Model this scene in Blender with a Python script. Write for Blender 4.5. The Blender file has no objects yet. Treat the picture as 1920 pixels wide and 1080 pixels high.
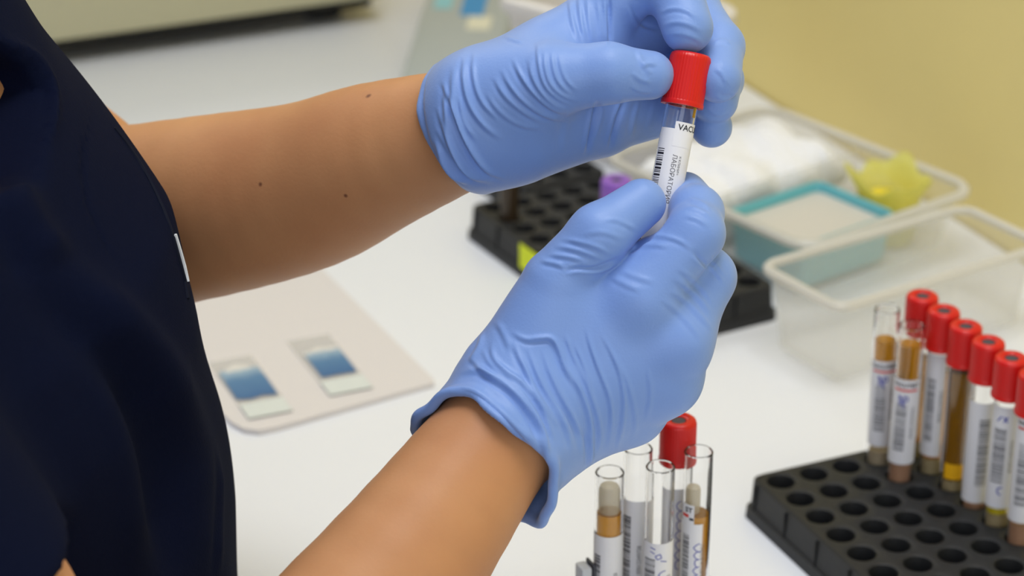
import bpy, bmesh, math, random
import numpy as np
from mathutils import Vector, Matrix, noise

random.seed(4); np.random.seed(4)
SC = bpy.context.scene
COL = SC.collection
R = math.radians
TZ = 0.90                                   # height of the bench top

# ------------------------------------------------------------------ camera, light, exposure
H = 0.6382                                  # lens above the bench top
PITCH, YAW, FPX = R(24.748), R(24.326), 4600.0
cam = bpy.data.objects.new('camera', bpy.data.cameras.new('camera'))
COL.objects.link(cam)
cam.location = (0, 0, TZ + H)
cam.rotation_euler = (R(90) - PITCH, R(0), -YAW)
cam.data.sensor_width = 36; cam.data.lens = FPX * 36 / 1920
cam.data.clip_start = 0.05
cam.data.dof.use_dof = True
cam.data.dof.focus_distance = 0.968
cam.data.dof.aperture_fstop = 9.6
SC.camera = cam

w = bpy.data.worlds.new('room_light'); SC.world = w; w.use_nodes = True
bg = w.node_tree.nodes['Background']
bg.inputs[0].default_value = (0.90, 0.95, 1.0, 1); bg.inputs[1].default_value = 0.42

def area(name, loc, rot, sx, sy, power, col=(1, 1, 1)):
    l = bpy.data.lights.new(name, 'AREA'); l.shape = 'RECTANGLE'; l.size = sx; l.size_y = sy
    l.energy = power; l.color = col
    o = bpy.data.objects.new(name, l); COL.objects.link(o); o.location = loc; o.rotation_euler = rot
    return o
area('ceiling_lamp_light', (0.75, 0.75, TZ + 1.75), (0, 0, 0), 1.3, 0.7, 26.3, (0.985, 0.99, 1.0))
area('rear_lamp_light', (0.5, 2.6, TZ + 1.75), (R(-15), 0, 0), 1.3, 0.6, 9, (1.0, 0.995, 0.985))

area('front_window_light', (-0.25, -0.9, TZ + 0.80), (R(76), 0, R(-22)), 1.6, 0.9, 9, (0.95, 0.975, 1.0))

SC.view_settings.view_transform = 'Standard'
SC.view_settings.look = 'None'
SC.view_settings.exposure = 0.0
SC.view_settings.gamma = 1.0
SC.view_settings.use_curve_mapping = False
try:
    SC.cycles.use_denoising = True
    SC.cycles.max_bounces = 14; SC.cycles.transmission_bounces = 12; SC.cycles.transparent_max_bounces = 24
    SC.cycles.sample_clamp_indirect = 6
except Exception:
    pass

# a point of the place from a photo pixel and its depth along the view axis
CW = Matrix.Rotation(-YAW, 3, 'Z') @ Matrix.Rotation(R(90) - PITCH, 3, 'X')
CR, CU, CF = [np.array(CW @ Vector(v)) for v in ((1, 0, 0), (0, 1, 0), (0, 0, -1))]
EYE = np.array((0, 0, TZ + H))
def P(px, py, d):
    return EYE + d * (CF + CR * (px - 960) / FPX - CU * (py - 540) / FPX)
def project(V):
    q = V - EYE; z = q @ CF
    return 960 + FPX * (q @ CR) / z, 540 - FPX * (q @ CU) / z, z

# ------------------------------------------------------------------ materials
def srgb(r, g, b):
    f = lambda c: (c / 255 / 12.92) if c / 255 <= 0.04045 else ((c / 255 + 0.055) / 1.055) ** 2.4
    return (f(r), f(g), f(b), 1)
def mat(name, col, rough=0.5, metal=0, spec=0.5, trans=0, ior=1.45, alpha=1, sss=0, noise_amt=0, noise_scale=40,
        bump=0, bump_scale=200, coat=0, sheen=0):
    m = bpy.data.materials.new(name); m.use_nodes = True
    nt = m.node_tree; b = nt.nodes['Principled BSDF']
    b.inputs['Base Color'].default_value = col
    b.inputs['Roughness'].default_value = rough
    b.inputs['Metallic'].default_value = metal
    b.inputs['Specular IOR Level'].default_value = spec
    b.inputs['Transmission Weight'].default_value = trans
    b.inputs['IOR'].default_value = ior
    b.inputs['Alpha'].default_value = alpha
    b.inputs['Subsurface Weight'].default_value = sss
    b.inputs['Subsurface Radius'].default_value = (1.0, 0.4, 0.25)
    b.inputs['Subsurface Scale'].default_value = 0.006
    b.inputs['Coat Weight'].default_value = coat
    b.inputs['Sheen Weight'].default_value = sheen
    tc = nt.nodes.new('ShaderNodeTexCoord')
    if noise_amt:
        n = nt.nodes.new('ShaderNodeTexNoise'); n.inputs['Scale'].default_value = noise_scale
        n.inputs['Detail'].default_value = 5
        nt.links.new(tc.outputs['Object'], n.inputs['Vector'])
        mx = nt.nodes.new('ShaderNodeMix'); mx.data_type = 'RGBA'
        mx.inputs['A'].default_value = tuple(c * (1 - noise_amt) for c in col[:3]) + (1,)
        mx.inputs['B'].default_value = tuple(min(1, c * (1 + noise_amt)) for c in col[:3]) + (1,)
        nt.links.new(n.outputs['Fac'], mx.inputs['Factor'])
        nt.links.new(mx.outputs['Result'], b.inputs['Base Color'])
    if bump:
        n2 = nt.nodes.new('ShaderNodeTexNoise'); n2.inputs['Scale'].default_value = bump_scale
        n2.inputs['Detail'].default_value = 4
        nt.links.new(tc.outputs['Object'], n2.inputs['Vector'])
        bp = nt.nodes.new('ShaderNodeBump'); bp.inputs['Strength'].default_value = bump
        bp.inputs['Distance'].default_value = 0.001
        nt.links.new(n2.outputs['Fac'], bp.inputs['Height'])
        nt.links.new(bp.outputs['Normal'], b.inputs['Normal'])
    return m
def film(name, col, clear, rough=0.25):
    """translucent moulded plastic: part of the light passes straight through, the rest scatters"""
    m = mat(name, col, rough=rough, spec=0.5)
    nt = m.node_tree; b = nt.nodes['Principled BSDF']; out = nt.nodes['Material Output']
    tr = nt.nodes.new('ShaderNodeBsdfTransparent'); tl = nt.nodes.new('ShaderNodeBsdfTranslucent')
    tl.inputs[0].default_value = col
    a = nt.nodes.new('ShaderNodeMixShader'); a.inputs[0].default_value = 0.35
    nt.links.new(b.outputs[0], a.inputs[1]); nt.links.new(tl.outputs[0], a.inputs[2])
    s = nt.nodes.new('ShaderNodeMixShader'); s.inputs[0].default_value = clear
    nt.links.new(a.outputs[0], s.inputs[1]); nt.links.new(tr.outputs[0], s.inputs[2])
    nt.links.new(s.outputs[0], out.inputs[0])
    return m

M = dict(
    bench=mat('bench_laminate', srgb(228, 231, 238), rough=0.38, spec=0.35, noise_amt=0.012, noise_scale=9),
    wall=mat('yellow_paint', srgb(240, 221, 150), rough=0.6, spec=0.3, noise_amt=0.05, noise_scale=7, bump=0.2, bump_scale=90),
    floor=mat('floor_vinyl', srgb(150, 145, 135), rough=0.6, noise_amt=0.1, noise_scale=6),
    cabinet=mat('cabinet_board', srgb(222, 220, 214), rough=0.5),
    glove=mat('blue_nitrile', srgb(119, 152, 217), rough=0.46, spec=0.42, sss=0.0, bump=0.10, bump_scale=900, sheen=0.15),
    scrub=mat('navy_cotton', srgb(11, 17, 40), rough=0.95, spec=0.06, noise_amt=0.08, noise_scale=300, bump=0.25, bump_scale=900),
    piping=mat('navy_piping', srgb(16, 20, 36), rough=0.85, spec=0.15),
    tag=mat('care_tag_white', srgb(206, 212, 224), rough=0.7),
    hair=mat('dark_hair', srgb(34, 24, 20), rough=0.5),
    shoe=mat('white_shoe', srgb(215, 215, 215), rough=0.5),
    red=mat('red_cap_plastic', srgb(206, 22, 20), rough=0.33, spec=0.5, sss=0.0),
    purple=mat('purple_cap_plastic', srgb(140, 92, 190), rough=0.4),
    rubber=mat('grey_rubber', srgb(72, 66, 74), rough=0.7),
    rubber_red=mat('red_translucent_plug', srgb(190, 40, 34), rough=0.3),
    glass=mat('tube_glass', (1, 1, 1, 1), rough=0.0, trans=1.0, ior=1.40, spec=0.5),
    paper=mat('label_paper', srgb(232, 232, 238), rough=0.55, spec=0.3),
    ink=mat('black_print', srgb(28, 28, 40), rough=0.6),
    grey_ink=mat('grey_print', srgb(92, 92, 100), rough=0.6),
    blue_ink=mat('blue_pen_ink', srgb(52, 62, 170), rough=0.5),
    red_ink=mat('red_print', srgb(214, 60, 52), rough=0.6),
    yellow_mark=mat('yellow_sticker', srgb(240, 180, 20), rough=0.5),
    serum=mat('amber_serum', srgb(226, 160, 30), rough=0.08, spec=0.5, trans=0.55, ior=1.34),
    dark_serum=mat('dark_amber_serum', srgb(150, 104, 20), rough=0.08, spec=0.5, trans=0.45, ior=1.34),
    gel=mat('pinkish_gel', srgb(196, 150, 118), rough=0.4, noise_amt=0.08, noise_scale=300),
    pale_gel=mat('pale_gel', srgb(190, 172, 130), rough=0.4, noise_amt=0.08, noise_scale=300),
    clot=mat('dark_clot', srgb(70, 16, 14), rough=0.3),
    lemon=mat('lemon_gel', srgb(236, 214, 40), rough=0.35),
    dome=film('inner_cup_plastic', srgb(232, 222, 196), 0.35, 0.3),
    cork=mat('frothy_plug', srgb(196, 180, 150), rough=0.7),
    black=mat('black_rack_plastic', srgb(36, 37, 39), rough=0.5, spec=0.35, bump=0.15, bump_scale=500),
    blackin=mat('black_rack_groove', srgb(14, 14, 15), rough=0.8),
    neon=mat('neon_sticker', srgb(226, 240, 30), rough=0.6),
    board=mat('pale_board', srgb(218, 214, 215), rough=0.45, spec=0.3, noise_amt=0.015, noise_scale=300),
    board_edge=mat('board_edge', srgb(190, 184, 165), rough=0.7),
    beige=mat('machine_beige', srgb(192, 188, 158), rough=0.5),
    rubberfoot=mat('machine_base', srgb(28, 27, 24), rough=0.7),
    grey_device=mat('grey_device_plastic', srgb(168, 174, 170), rough=0.45),
    dark_trim=mat('dark_trim', srgb(60, 62, 62), rough=0.5),
    sky_blue=mat('sticker_blue', srgb(62, 142, 200), rough=0.5),
    aqua=mat('sticker_aqua', srgb(140, 196, 205), rough=0.5),
    cream=mat('sticker_cream', srgb(220, 218, 196), rough=0.5),
    basket=mat('white_basket_plastic', srgb(226, 222, 218), rough=0.4),
    clear=film('clear_box_plastic', srgb(232, 230, 224), 0.82, 0.22),
    rim=film('clear_box_rim', srgb(236, 234, 228), 0.25, 0.22),
    cotton=mat('cotton_white', srgb(236, 237, 240), rough=0.9),
    cyan=mat('cyan_plastic', srgb(110, 192, 204), rough=0.4),
    lid=mat('pale_lid', srgb(206, 202, 194), rough=0.5),
    yellow=film('yellow_film', srgb(238, 234, 128), 0.30, 0.35),
    stand=mat('grey_stand_plastic', srgb(196, 200, 210), rough=0.4),
    stand_dark=mat('dark_stand_gap', srgb(60, 62, 72), rough=0.5),
    amber=mat('brown_tube_plastic', srgb(58, 46, 32), rough=0.3),
)

def glove_creases(m):
    nt = m.node_tree; b = nt.nodes['Principled BSDF']
    tc = [n for n in nt.nodes if n.type == 'TEX_COORD'][0]; old = [n for n in nt.nodes if n.type == 'BUMP'][0]
    n = nt.nodes.new('ShaderNodeTexNoise'); n.noise_type = 'RIDGED_MULTIFRACTAL'
    n.inputs['Scale'].default_value = 38; n.inputs['Detail'].default_value = 3; n.inputs['Distortion'].default_value = 0.8
    nt.links.new(tc.outputs['Object'], n.inputs['Vector'])
    bp = nt.nodes.new('ShaderNodeBump'); bp.inputs['Strength'].default_value = 0.16; bp.inputs['Distance'].default_value = 0.0012
    nt.links.new(n.outputs['Fac'], bp.inputs['Height']); nt.links.new(bp.outputs['Normal'], old.inputs['Normal'])
glove_creases(M['glove'])

def skin_material():
    m = mat('tanned_skin', srgb(204, 146, 104), rough=0.5, spec=0.32, sss=0.12, bump=0.08, bump_scale=600)
    nt = m.node_tree; b = nt.nodes['Principled BSDF']
    tc = [n for n in nt.nodes if n.type == 'TEX_COORD'][0]
    n = nt.nodes.new('ShaderNodeTexNoise'); n.inputs['Scale'].default_value = 17; n.inputs['Detail'].default_value = 6
    nt.links.new(tc.outputs['Object'], n.inputs['Vector'])
    r = nt.nodes.new('ShaderNodeValToRGB')
    r.color_ramp.elements[0].position = 0.3; r.color_ramp.elements[0].color = srgb(180, 126, 88)
    r.color_ramp.elements[1].position = 0.72; r.color_ramp.elements[1].color = srgb(196, 144, 102)
    nt.links.new(n.outputs['Fac'], r.inputs[0])
    last = r.outputs[0]
    for p, rad in ((MOLES[0], .0016), (MOLES[1], .0011), (MOLES[2], .0012)):       # small brown moles on the far forearm
        vm = nt.nodes.new('ShaderNodeVectorMath'); vm.operation = 'DISTANCE'
        vm.inputs[1].default_value = tuple(p)
        nt.links.new(tc.outputs['Object'], vm.inputs[0])
        mr = nt.nodes.new('ShaderNodeMapRange'); mr.inputs['From Min'].default_value = rad * 0.35
        mr.inputs['From Max'].default_value = rad * 1.05
        nt.links.new(vm.outputs['Value'], mr.inputs['Value'])
        mx = nt.nodes.new('ShaderNodeMix'); mx.data_type = 'RGBA'
        mx.inputs['A'].default_value = srgb(120, 76, 56)
        nt.links.new(mr.outputs[0], mx.inputs['Factor']); nt.links.new(last, mx.inputs['B'])
        last = mx.outputs['Result']
    nt.links.new(last, b.inputs['Base Color'])
    return m

# ------------------------------------------------------------------ object helpers
def tag(o, label=None, cat=None, group=None, kind=None):
    if label: o['label'] = label
    if cat: o['category'] = cat
    if group: o['group'] = group
    if kind: o['kind'] = kind
    return o
def empty(name, loc=(0, 0, 0), rotz=0):
    o = bpy.data.objects.new(name, None); COL.objects.link(o); o.empty_display_size = 0.02
    o.location = loc; o.rotation_euler = (0, 0, rotz); return o
def link(name, me, m, parent=None, smooth=True, auto=None):
    if m is not None: me.materials.append(m)
    o = bpy.data.objects.new(name, me); COL.objects.link(o)
    if parent is not None: o.parent = parent
    if smooth:
        me.polygons.foreach_set('use_smooth', [True] * len(me.polygons))
        if auto is not None:
            bm = bmesh.new(); bm.from_mesh(me)
            for e in bm.edges:
                if len(e.link_faces) == 2 and e.calc_face_angle(0) > auto: e.smooth = False
            bm.to_mesh(me); bm.free()
    return o
def obj(name, bm, m, parent=None, smooth=True, auto=R(35)):
    bmesh.ops.recalc_face_normals(bm, faces=bm.faces)
    me = bpy.data.meshes.new(name); bm.to_mesh(me); bm.free()
    return link(name, me, m, parent, smooth, auto if smooth else None)
def box(bm, x0, x1, y0, y1, z0, z1, bev=0.0):
    b = bmesh.new()
    v = [b.verts.new(p) for p in ((x0, y0, z0), (x1, y0, z0), (x1, y1, z0), (x0, y1, z0), (x0, y0, z1), (x1, y0, z1), (x1, y1, z1), (x0, y1, z1))]
    for f in ((0, 3, 2, 1), (4, 5, 6, 7), (0, 1, 5, 4), (1, 2, 6, 5), (2, 3, 7, 6), (3, 0, 4, 7)): b.faces.new([v[i] for i in f])
    if bev: bmesh.ops.bevel(b, geom=b.edges[:], offset=bev, segments=2, affect='EDGES', profile=0.6)
    merge(bm, b)
def merge(bm, b):
    me = bpy.data.meshes.new('t'); b.to_mesh(me); b.free(); bm.from_mesh(me); bpy.data.meshes.remove(me)
def lathe(bm, prof, seg=40, rib=None, cap0=False, cap1=False):
    """revolve (r, z) pairs round z; rib(k, seg, r, z) may change the radius"""
    rings = []
    for (r, z) in prof:
        if r <= 1e-7: rings.append([bm.verts.new((0, 0, z))]); continue
        rings.append([bm.verts.new(((rib(k, seg, r, z) if rib else r) * math.cos(2 * math.pi * k / seg),
                                    (rib(k, seg, r, z) if rib else r) * math.sin(2 * math.pi * k / seg), z)) for k in range(seg)])
    for a, b in zip(rings, rings[1:]):
        for k in range(seg):
            k2 = (k + 1) % seg
            if len(a) == 1 and len(b) == 1: continue
            if len(a) == 1: bm.faces.new((a[0], b[k], b[k2]))
            elif len(b) == 1: bm.faces.new((a[k], a[k2], b[0]))
            else: bm.faces.new((a[k], a[k2], b[k2], b[k]))
    if cap0 and len(rings[0]) > 1: bm.faces.new(rings[0][::-1])
    if cap1 and len(rings[-1]) > 1: bm.faces.new(rings[-1])
def rrect(x0, x1, y0, y1, r, n=6):
    pts = []
    for cx, cy, a0 in ((x1 - r, y1 - r, 0), (x0 + r, y1 - r, 90), (x0 + r, y0 + r, 180), (x1 - r, y0 + r, 270)):
        for k in range(n + 1):
            a = R(a0 + 90 * k / n); pts.append((cx + r * math.cos(a), cy + r * math.sin(a)))
    return pts
def loft(bm, loops, cap0=True, cap1=True, closed=False):
    L = [[bm.verts.new(p) for p in lp] for lp in loops]
    n = len(L[0])
    pairs = list(zip(L, L[1:])) + ([(L[-1], L[0])] if closed else [])
    for a, b in pairs:
        for k in range(n): bm.faces.new((a[k], a[(k + 1) % n], b[(k + 1) % n], b[k]))
    if cap0 and not closed: bm.faces.new(L[0][::-1])
    if cap1 and not closed: bm.faces.new(L[-1])

# ------------------------------------------------------------------ the room
bm = bmesh.new(); box(bm, -1.6, 0.98, -1.2, 3.2, -0.05, 0.0)
tag(obj('floor', bm, M['floor'], smooth=False), 'grey vinyl floor beneath the laboratory bench', 'floor', kind='structure')
bm = bmesh.new(); box(bm, 0.885, 0.98, -1.2, 3.2, 0.0, 2.75)
tag(obj('wall_right', bm, M['wall'], smooth=False), 'yellow painted wall behind the plastic boxes', 'wall', kind='structure')
bm = bmesh.new(); box(bm, -1.6, 0.98, 3.1, 3.2, 0.0, 2.75)
tag(obj('wall_far', bm, M['wall'], smooth=False), 'yellow painted wall at the far end of the room', 'wall', kind='structure')

bench = empty('laboratory_bench', (0, 0, 0))
tag(bench, 'long white laboratory bench the racks and boxes stand on', 'bench')
bm = bmesh.new(); box(bm, 0.268, 0.883, -0.3, 2.6, TZ - 0.03, TZ, 0.003)
obj('bench_top', bm, M['bench'], bench)
for y0 in (-0.28, 0.68, 1.64):
    bm = bmesh.new(); box(bm, 0.36, 0.88, y0, y0 + 0.94, 0.08, TZ - 0.03, 0.002)
    c = obj('cabinet', bm, M['cabinet'], bench)
    bm = bmesh.new(); box(bm, 0.34, 0.36, y0 + 0.01, y0 + 0.93, 0.10, TZ - 0.04, 0.002)
    obj('cabinet_door', bm, M['cabinet'], c)
bm = bmesh.new(); box(bm, 0.40, 0.88, -0.27, 2.57, 0.0, 0.08)
obj('plinth', bm, M['dark_trim'], bench)

# ------------------------------------------------------------------ implicit surfaces for the person
def seg_d(p, a, b, r1, r2):
    a = np.asarray(a, np.float32); ab = np.asarray(b, np.float32) - a
    pa = p - a
    t = np.clip((pa @ ab) / (ab @ ab), 0, 1)
    return np.linalg.norm(pa - t[:, None] * ab, axis=1) - (r1 + (r2 - r1) * t)
def flat_seg(p, a, b, r1, r2, nrm, sq):
    """tapered limb squashed along nrm by the factor sq (<1 thinner)"""
    nrm = np.asarray(nrm, np.float32); nrm = nrm / np.linalg.norm(nrm)
    a = np.asarray(a, np.float32); b = np.asarray(b, np.float32)
    k = 1 / sq - 1
    q = p + np.outer((p - a) @ nrm, nrm) * k
    b2 = b + nrm * ((b - a) @ nrm) * k
    return seg_d(q, a, b2, r1, r2) * (0.5 + 0.5 * sq)
def ell(p, c, r, M3=None):
    q = p - np.asarray(c, np.float32)
    if M3 is not None: q = q @ M3
    r = np.asarray(r, np.float32)
    k0 = np.linalg.norm(q / r, axis=1); k1 = np.linalg.norm(q / (r * r), axis=1) + 1e-9
    return k0 * (k0 - 1) / k1
def smin(a, b, k):
    h = np.maximum(k - np.abs(a - b), 0) / k
    return np.minimum(a, b) - h * h * k * 0.25
def smax(a, b, k): return -smin(-a, -b, k)

def polygonise(fn, lo, hi, h, lip=1.5):
    B = 8
    lo = np.asarray(lo, float); n = np.ceil((np.asarray(hi) - lo) / (h * B)).astype(int) * B
    nb = n // B
    g = np.stack(np.meshgrid(*[np.arange(k) for k in nb], indexing='ij'), -1).reshape(-1, 3)
    ctr = (lo + (g * B + (B - 1) / 2) * h).astype(np.float32)
    dc = np.concatenate([fn(c) for c in np.array_split(ctr, max(1, len(ctr) // 200000))])
    vol = np.repeat(np.repeat(np.repeat(dc.reshape(nb), B, 0), B, 1), B, 2).astype(np.float32)
    near = np.abs(dc) < lip * B * h * 0.87 + h
    off = np.stack(np.meshgrid(*[np.arange(B)] * 3, indexing='ij'), -1).reshape(-1, 3)
    gi = g[near] * B
    for part in np.array_split(gi, max(1, len(gi) // 600)):
        idx = (part[:, None, :] + off[None]).reshape(-1, 3)
        vol[idx[:, 0], idx[:, 1], idx[:, 2]] = fn((lo + idx * h).astype(np.float32))
    ins = vol < 0
    c8 = [(i, j, k) for i in (0, 1) for j in (0, 1) for k in (0, 1)]
    s = np.zeros(tuple(n - 1), np.int8)
    for (i, j, k) in c8: s += ins[i:n[0] - 1 + i, j:n[1] - 1 + j, k:n[2] - 1 + k]
    act = np.argwhere((s > 0) & (s < 8))
    vals = np.stack([vol[act[:, 0] + i, act[:, 1] + j, act[:, 2] + k] for (i, j, k) in c8], 1)
    acc = np.zeros((len(act), 3)); cnt = np.zeros(len(act))
    for a in range(8):
        for b in range(a + 1, 8):
            ca, cb = np.array(c8[a]), np.array(c8[b])
            if np.abs(ca - cb).sum() != 1: continue
            m = (vals[:, a] < 0) != (vals[:, b] < 0)
            t = vals[m, a] / (vals[m, a] - vals[m, b])
            acc[m] += ca + t[:, None] * (cb - ca); cnt[m] += 1
    V = lo + (act + acc / cnt[:, None]) * h
    ids = -np.ones(tuple(n - 1), np.int32); ids[act[:, 0], act[:, 1], act[:, 2]] = np.arange(len(act))
    F = []
    for ax in range(3):
        o1, o2 = [(1, 2), (2, 0), (0, 1)][ax]
        sl_a = [slice(1, n[q] - 1) for q in range(3)]; sl_a[ax] = slice(0, n[ax] - 1)
        sl_b = list(sl_a); sl_b[ax] = slice(1, n[ax])
        A, Bv = ins[tuple(sl_a)], ins[tuple(sl_b)]
        e = np.argwhere(A != Bv)
        base = e + 1; base[:, ax] = e[:, ax]
        flip = A[e[:, 0], e[:, 1], e[:, 2]]
        q = []
        for d1, d2 in ((0, 0), (1, 0), (1, 1), (0, 1)):
            c = base.copy(); c[:, o1] -= 1 - d1; c[:, o2] -= 1 - d2
            q.append(ids[c[:, 0], c[:, 1], c[:, 2]])
        q = np.stack(q, 1)
        q[~flip] = q[~flip][:, ::-1]
        F.append(q)
    F = np.concatenate(F); F = F[(F >= 0).all(1)]
    return V, F
def smooth(V, F, it, lam=0.5):
    n = len(V); e = np.concatenate([F[:, [0, 1]], F[:, [1, 2]], F[:, [2, 3]], F[:, [3, 0]]])
    deg = np.bincount(e[:, 0], minlength=n).astype(float) + np.bincount(e[:, 1], minlength=n)
    for _ in range(it):
        A = np.zeros_like(V)
        for c in range(3):
            A[:, c] = np.bincount(e[:, 0], V[e[:, 1], c], n) + np.bincount(e[:, 1], V[e[:, 0], c], n)
        V = V + lam * (A / deg[:, None] - V)
    return V
def vnormals(V, F):
    fn = np.cross(V[F[:, 2]] - V[F[:, 0]], V[F[:, 3]] - V[F[:, 1]])
    N = np.zeros_like(V)
    for c in range(3):
        for k in range(4): N[:, c] += np.bincount(F[:, k], fn[:, c], len(V))
    return N / (np.linalg.norm(N, axis=1, keepdims=True) + 1e-12)
def np_mesh(name, V, F):
    me = bpy.data.meshes.new(name)
    me.vertices.add(len(V)); me.vertices.foreach_set('co', V.astype(np.float32).ravel())
    me.loops.add(F.size); me.loops.foreach_set('vertex_index', F.astype(np.int32).ravel())
    me.polygons.add(len(F)); me.polygons.foreach_set('loop_start', np.arange(0, F.size, 4, dtype=np.int32))
    me.update(calc_edges=True); me.validate()
    return me
def folds(V, F, lines, facing=0.05):
    """raise or sink the surface along folds; each is (points, height mm, half width px)"""
    N = vnormals(V, F)
    x, y, z = project(V)
    view = V - EYE; view /= np.linalg.norm(view, axis=1, keepdims=True)
    fr = np.clip((-(N * view).sum(1) - facing) / 0.25, 0, 1)
    D = np.zeros(len(V))
    for pts, amp, wd in lines:
        pts = np.array(pts, float)
        # round the polyline
        for _ in range(2):
            q = [pts[0]]
            for a, b in zip(pts, pts[1:]): q += [a * .75 + b * .25, a * .25 + b * .75]
            q.append(pts[-1]); pts = np.array(q)
        m = (x > pts[:, 0].min() - 4 * wd) & (x < pts[:, 0].max() + 4 * wd) & (y > pts[:, 1].min() - 4 * wd) & (y < pts[:, 1].max() + 4 * wd)
        ii = np.nonzero(m)[0]
        if not len(ii): continue
        best = np.full(len(ii), 1e9); side = np.zeros(len(ii)); par = np.zeros(len(ii))
        L = np.concatenate([[0], np.cumsum(np.linalg.norm(np.diff(pts, axis=0), axis=1))])
        for k in range(len(pts) - 1):
            a, b = pts[k], pts[k + 1]; ab = b - a; l2 = ab @ ab + 1e-9
            qx, qy = x[ii] - a[0], y[ii] - a[1]
            t = np.clip((qx * ab[0] + qy * ab[1]) / l2, 0, 1)
            dx, dy = qx - t * ab[0], qy - t * ab[1]
            d = np.hypot(dx, dy); u = d < best
            best[u] = d[u]; side[u] = np.sign(ab[0] * dy - ab[1] * dx)[u]; par[u] = ((L[k] + t * np.sqrt(l2)) / L[-1])[u]
        s = best * side / wd
        taper = np.clip(np.minimum(par, 1 - par) * 4 + 0.02, 0, 1)
        prof = np.exp(-s * s) - 0.55 * np.exp(-(s - 1.6) ** 2 / 0.8)
        D[ii] += amp * 0.001 * prof * taper
    return V + N * (D * fr)[:, None]

# ---- the right hand and forearm (near), joints as photo points with depth
def J(px, py, d, r): return (P(px, py, d), r)
def spline(js, n=4):
    pts = [np.append(np.asarray(a, float), r_) for a, r_ in js]
    pts = [2 * pts[0] - pts[1]] + pts + [2 * pts[-1] - pts[-2]]
    out = []
    for i in range(1, len(pts) - 2):
        a, b, c, d = pts[i - 1:i + 3]
        for t in np.arange(n) / n:
            out.append(.5 * ((2 * b) + (-a + c) * t + (2 * a - 5 * b + 4 * c - d) * t ** 2 + (-a + 3 * b - 3 * c + d) * t ** 3))
    out.append(pts[-2])
    return [(q[:3], q[3]) for q in out]
def chain(p, js, k=0.004):
    d = None
    for (a, ra), (b, rb) in zip(js, js[1:]):
        s = seg_d(p, a, b, ra, rb)
        d = s if d is None else smin(d, s, k)
    return d
RH = dict(
    fore=[J(180, 1766, .870, .0440), J(430, 1465, .893, .0405), J(741, 1078, .925, .0312), J(898, 864, .948, .0256), J(958, 795, .955, .0240)],
    meta=[[J(965, 735, .957, .0165), J(1193, 572, .950, .0122)],
          [J(970, 765, .955, .0175), J(1268, 640, .953, .0118)],
          [J(985, 800, .958, .0170), J(1248, 712, .961, .0115)],
          [J(1005, 825, .964, .0160), J(1180, 768, .974, .0125)]],
    thumb=[J(968, 690, .955, .0175), J(1044, 532, .949, .0126), J(1124, 440, .9445, .0108), J(1203, 381, .9515, .0087)],
    index=[J(1205, 556, .946, .0120), J(1304, 438, .947, .0102), J(1306, 399, .960, .0095), J(1284, 366, .9865, .0086)],
    middle=[J(1268, 640, .953, .0118), J(1323, 520, .962, .0108), J(1290, 470, .985, .0096), J(1245, 482, .9925, .0085)],
    ring=[J(1248, 712, .961, .0115), J(1276, 628, .984, .0103), J(1250, 590, 1.005, .0090), J(1205, 610, 1.003, .0080)],
    pinky=[J(1180, 768, .974, .0110), J(1225, 722, .995, .0092), J(1190, 690, 1.012, .0080), J(1160, 705, 1.006, .0072)],
    web=[[J(1040, 610, .957, .0140), J(1150, 590, .955, .0110)], [J(1060, 720, .962, .0170), J(1200, 690, .966, .0140)],
         [J(1085, 560, .956, .0105), J(1150, 512, .9560, .0072), J(1212, 474, .9555, .0045)]],
)
LH = dict(
    fore=[J(120, 432, 1.125, .0440), J(385, 388, 1.085, .0403), J(570, 350, 1.055, .0362), J(702, 296, 1.030, .0316), J(868, 240, 1.003, .0246), J(905, 225, .995, .0236)],
    meta=[[J(895, 198, .990, .0185), J(1108, 52, .992, .0122)],
          [J(895, 215, .995, .0170), J(1150, 90, 1.000, .0115)],
          [J(895, 235, .995, .0170), J(1160, 155, 1.006, .0110)],
          [J(890, 256, .990, .0185), J(1125, 232, 1.003, .0118)]],
    thumb=[J(905, 185, .982, .0190), J(1035, 150, .967, .0138), J(1140, 137, .9625, .0106), J(1218, 141, .9665, .0088)],
    index=[J(1108, 52, .992, .0122), J(1205, -40, .986, .0105), J(1268, -8, .980, .0098), J(1289, 52, .9715, .0094)],
    middle=[J(1150, 90, 1.000, .0115), J(1300, 20, 1.010, .0100), J(1347, 88, .992, .0094), J(1346, 148, .9745, .0086)],
    ring=[J(1160, 155, 1.006, .0110), J(1310, 95, 1.022, .0098), J(1348, 150, 1.004, .0088), J(1340, 188, .9880, .0086)],
    pinky=[J(1125, 232, 1.003, .0115), J(1265, 200, 1.018, .0098), J(1322, 212, 1.006, .0082), J(1334, 238, .9960, .0076)],
    web=[[J(990, 170, .985, .0170), J(1090, 150, .995, .0120)], [J(980, 250, .990, .0170), J(1110, 210, 1.000, .0120)],
         [J(1040, 110, .985, .0130), J(1090, 90, .988, .0120)]],
)
def hand_sdf(p, h):
    near = h is RH
    d = None
    for m_ in h['meta'] + h['web']:
        s = chain(p, m_); d = s if d is None else smin(d, s, 0.012)
    d = smin(d, seg_d(p, h['thumb'][0][0], h['thumb'][1][0], h['thumb'][0][1], h['thumb'][1][1]), 0.010)
    fs = None
    for f in ('index', 'middle', 'ring', 'pinky'):
        s = chain(p, h[f], 0.003)
        fs = s if fs is None else smin(fs, s, 0.0045 if near and f == 'middle' else 0.0018)
    d = smin(d, fs, 0.009 if near else 0.004)
    return smin(d, chain(p, h['thumb'][1:], 0.004), 0.0016)

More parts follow.
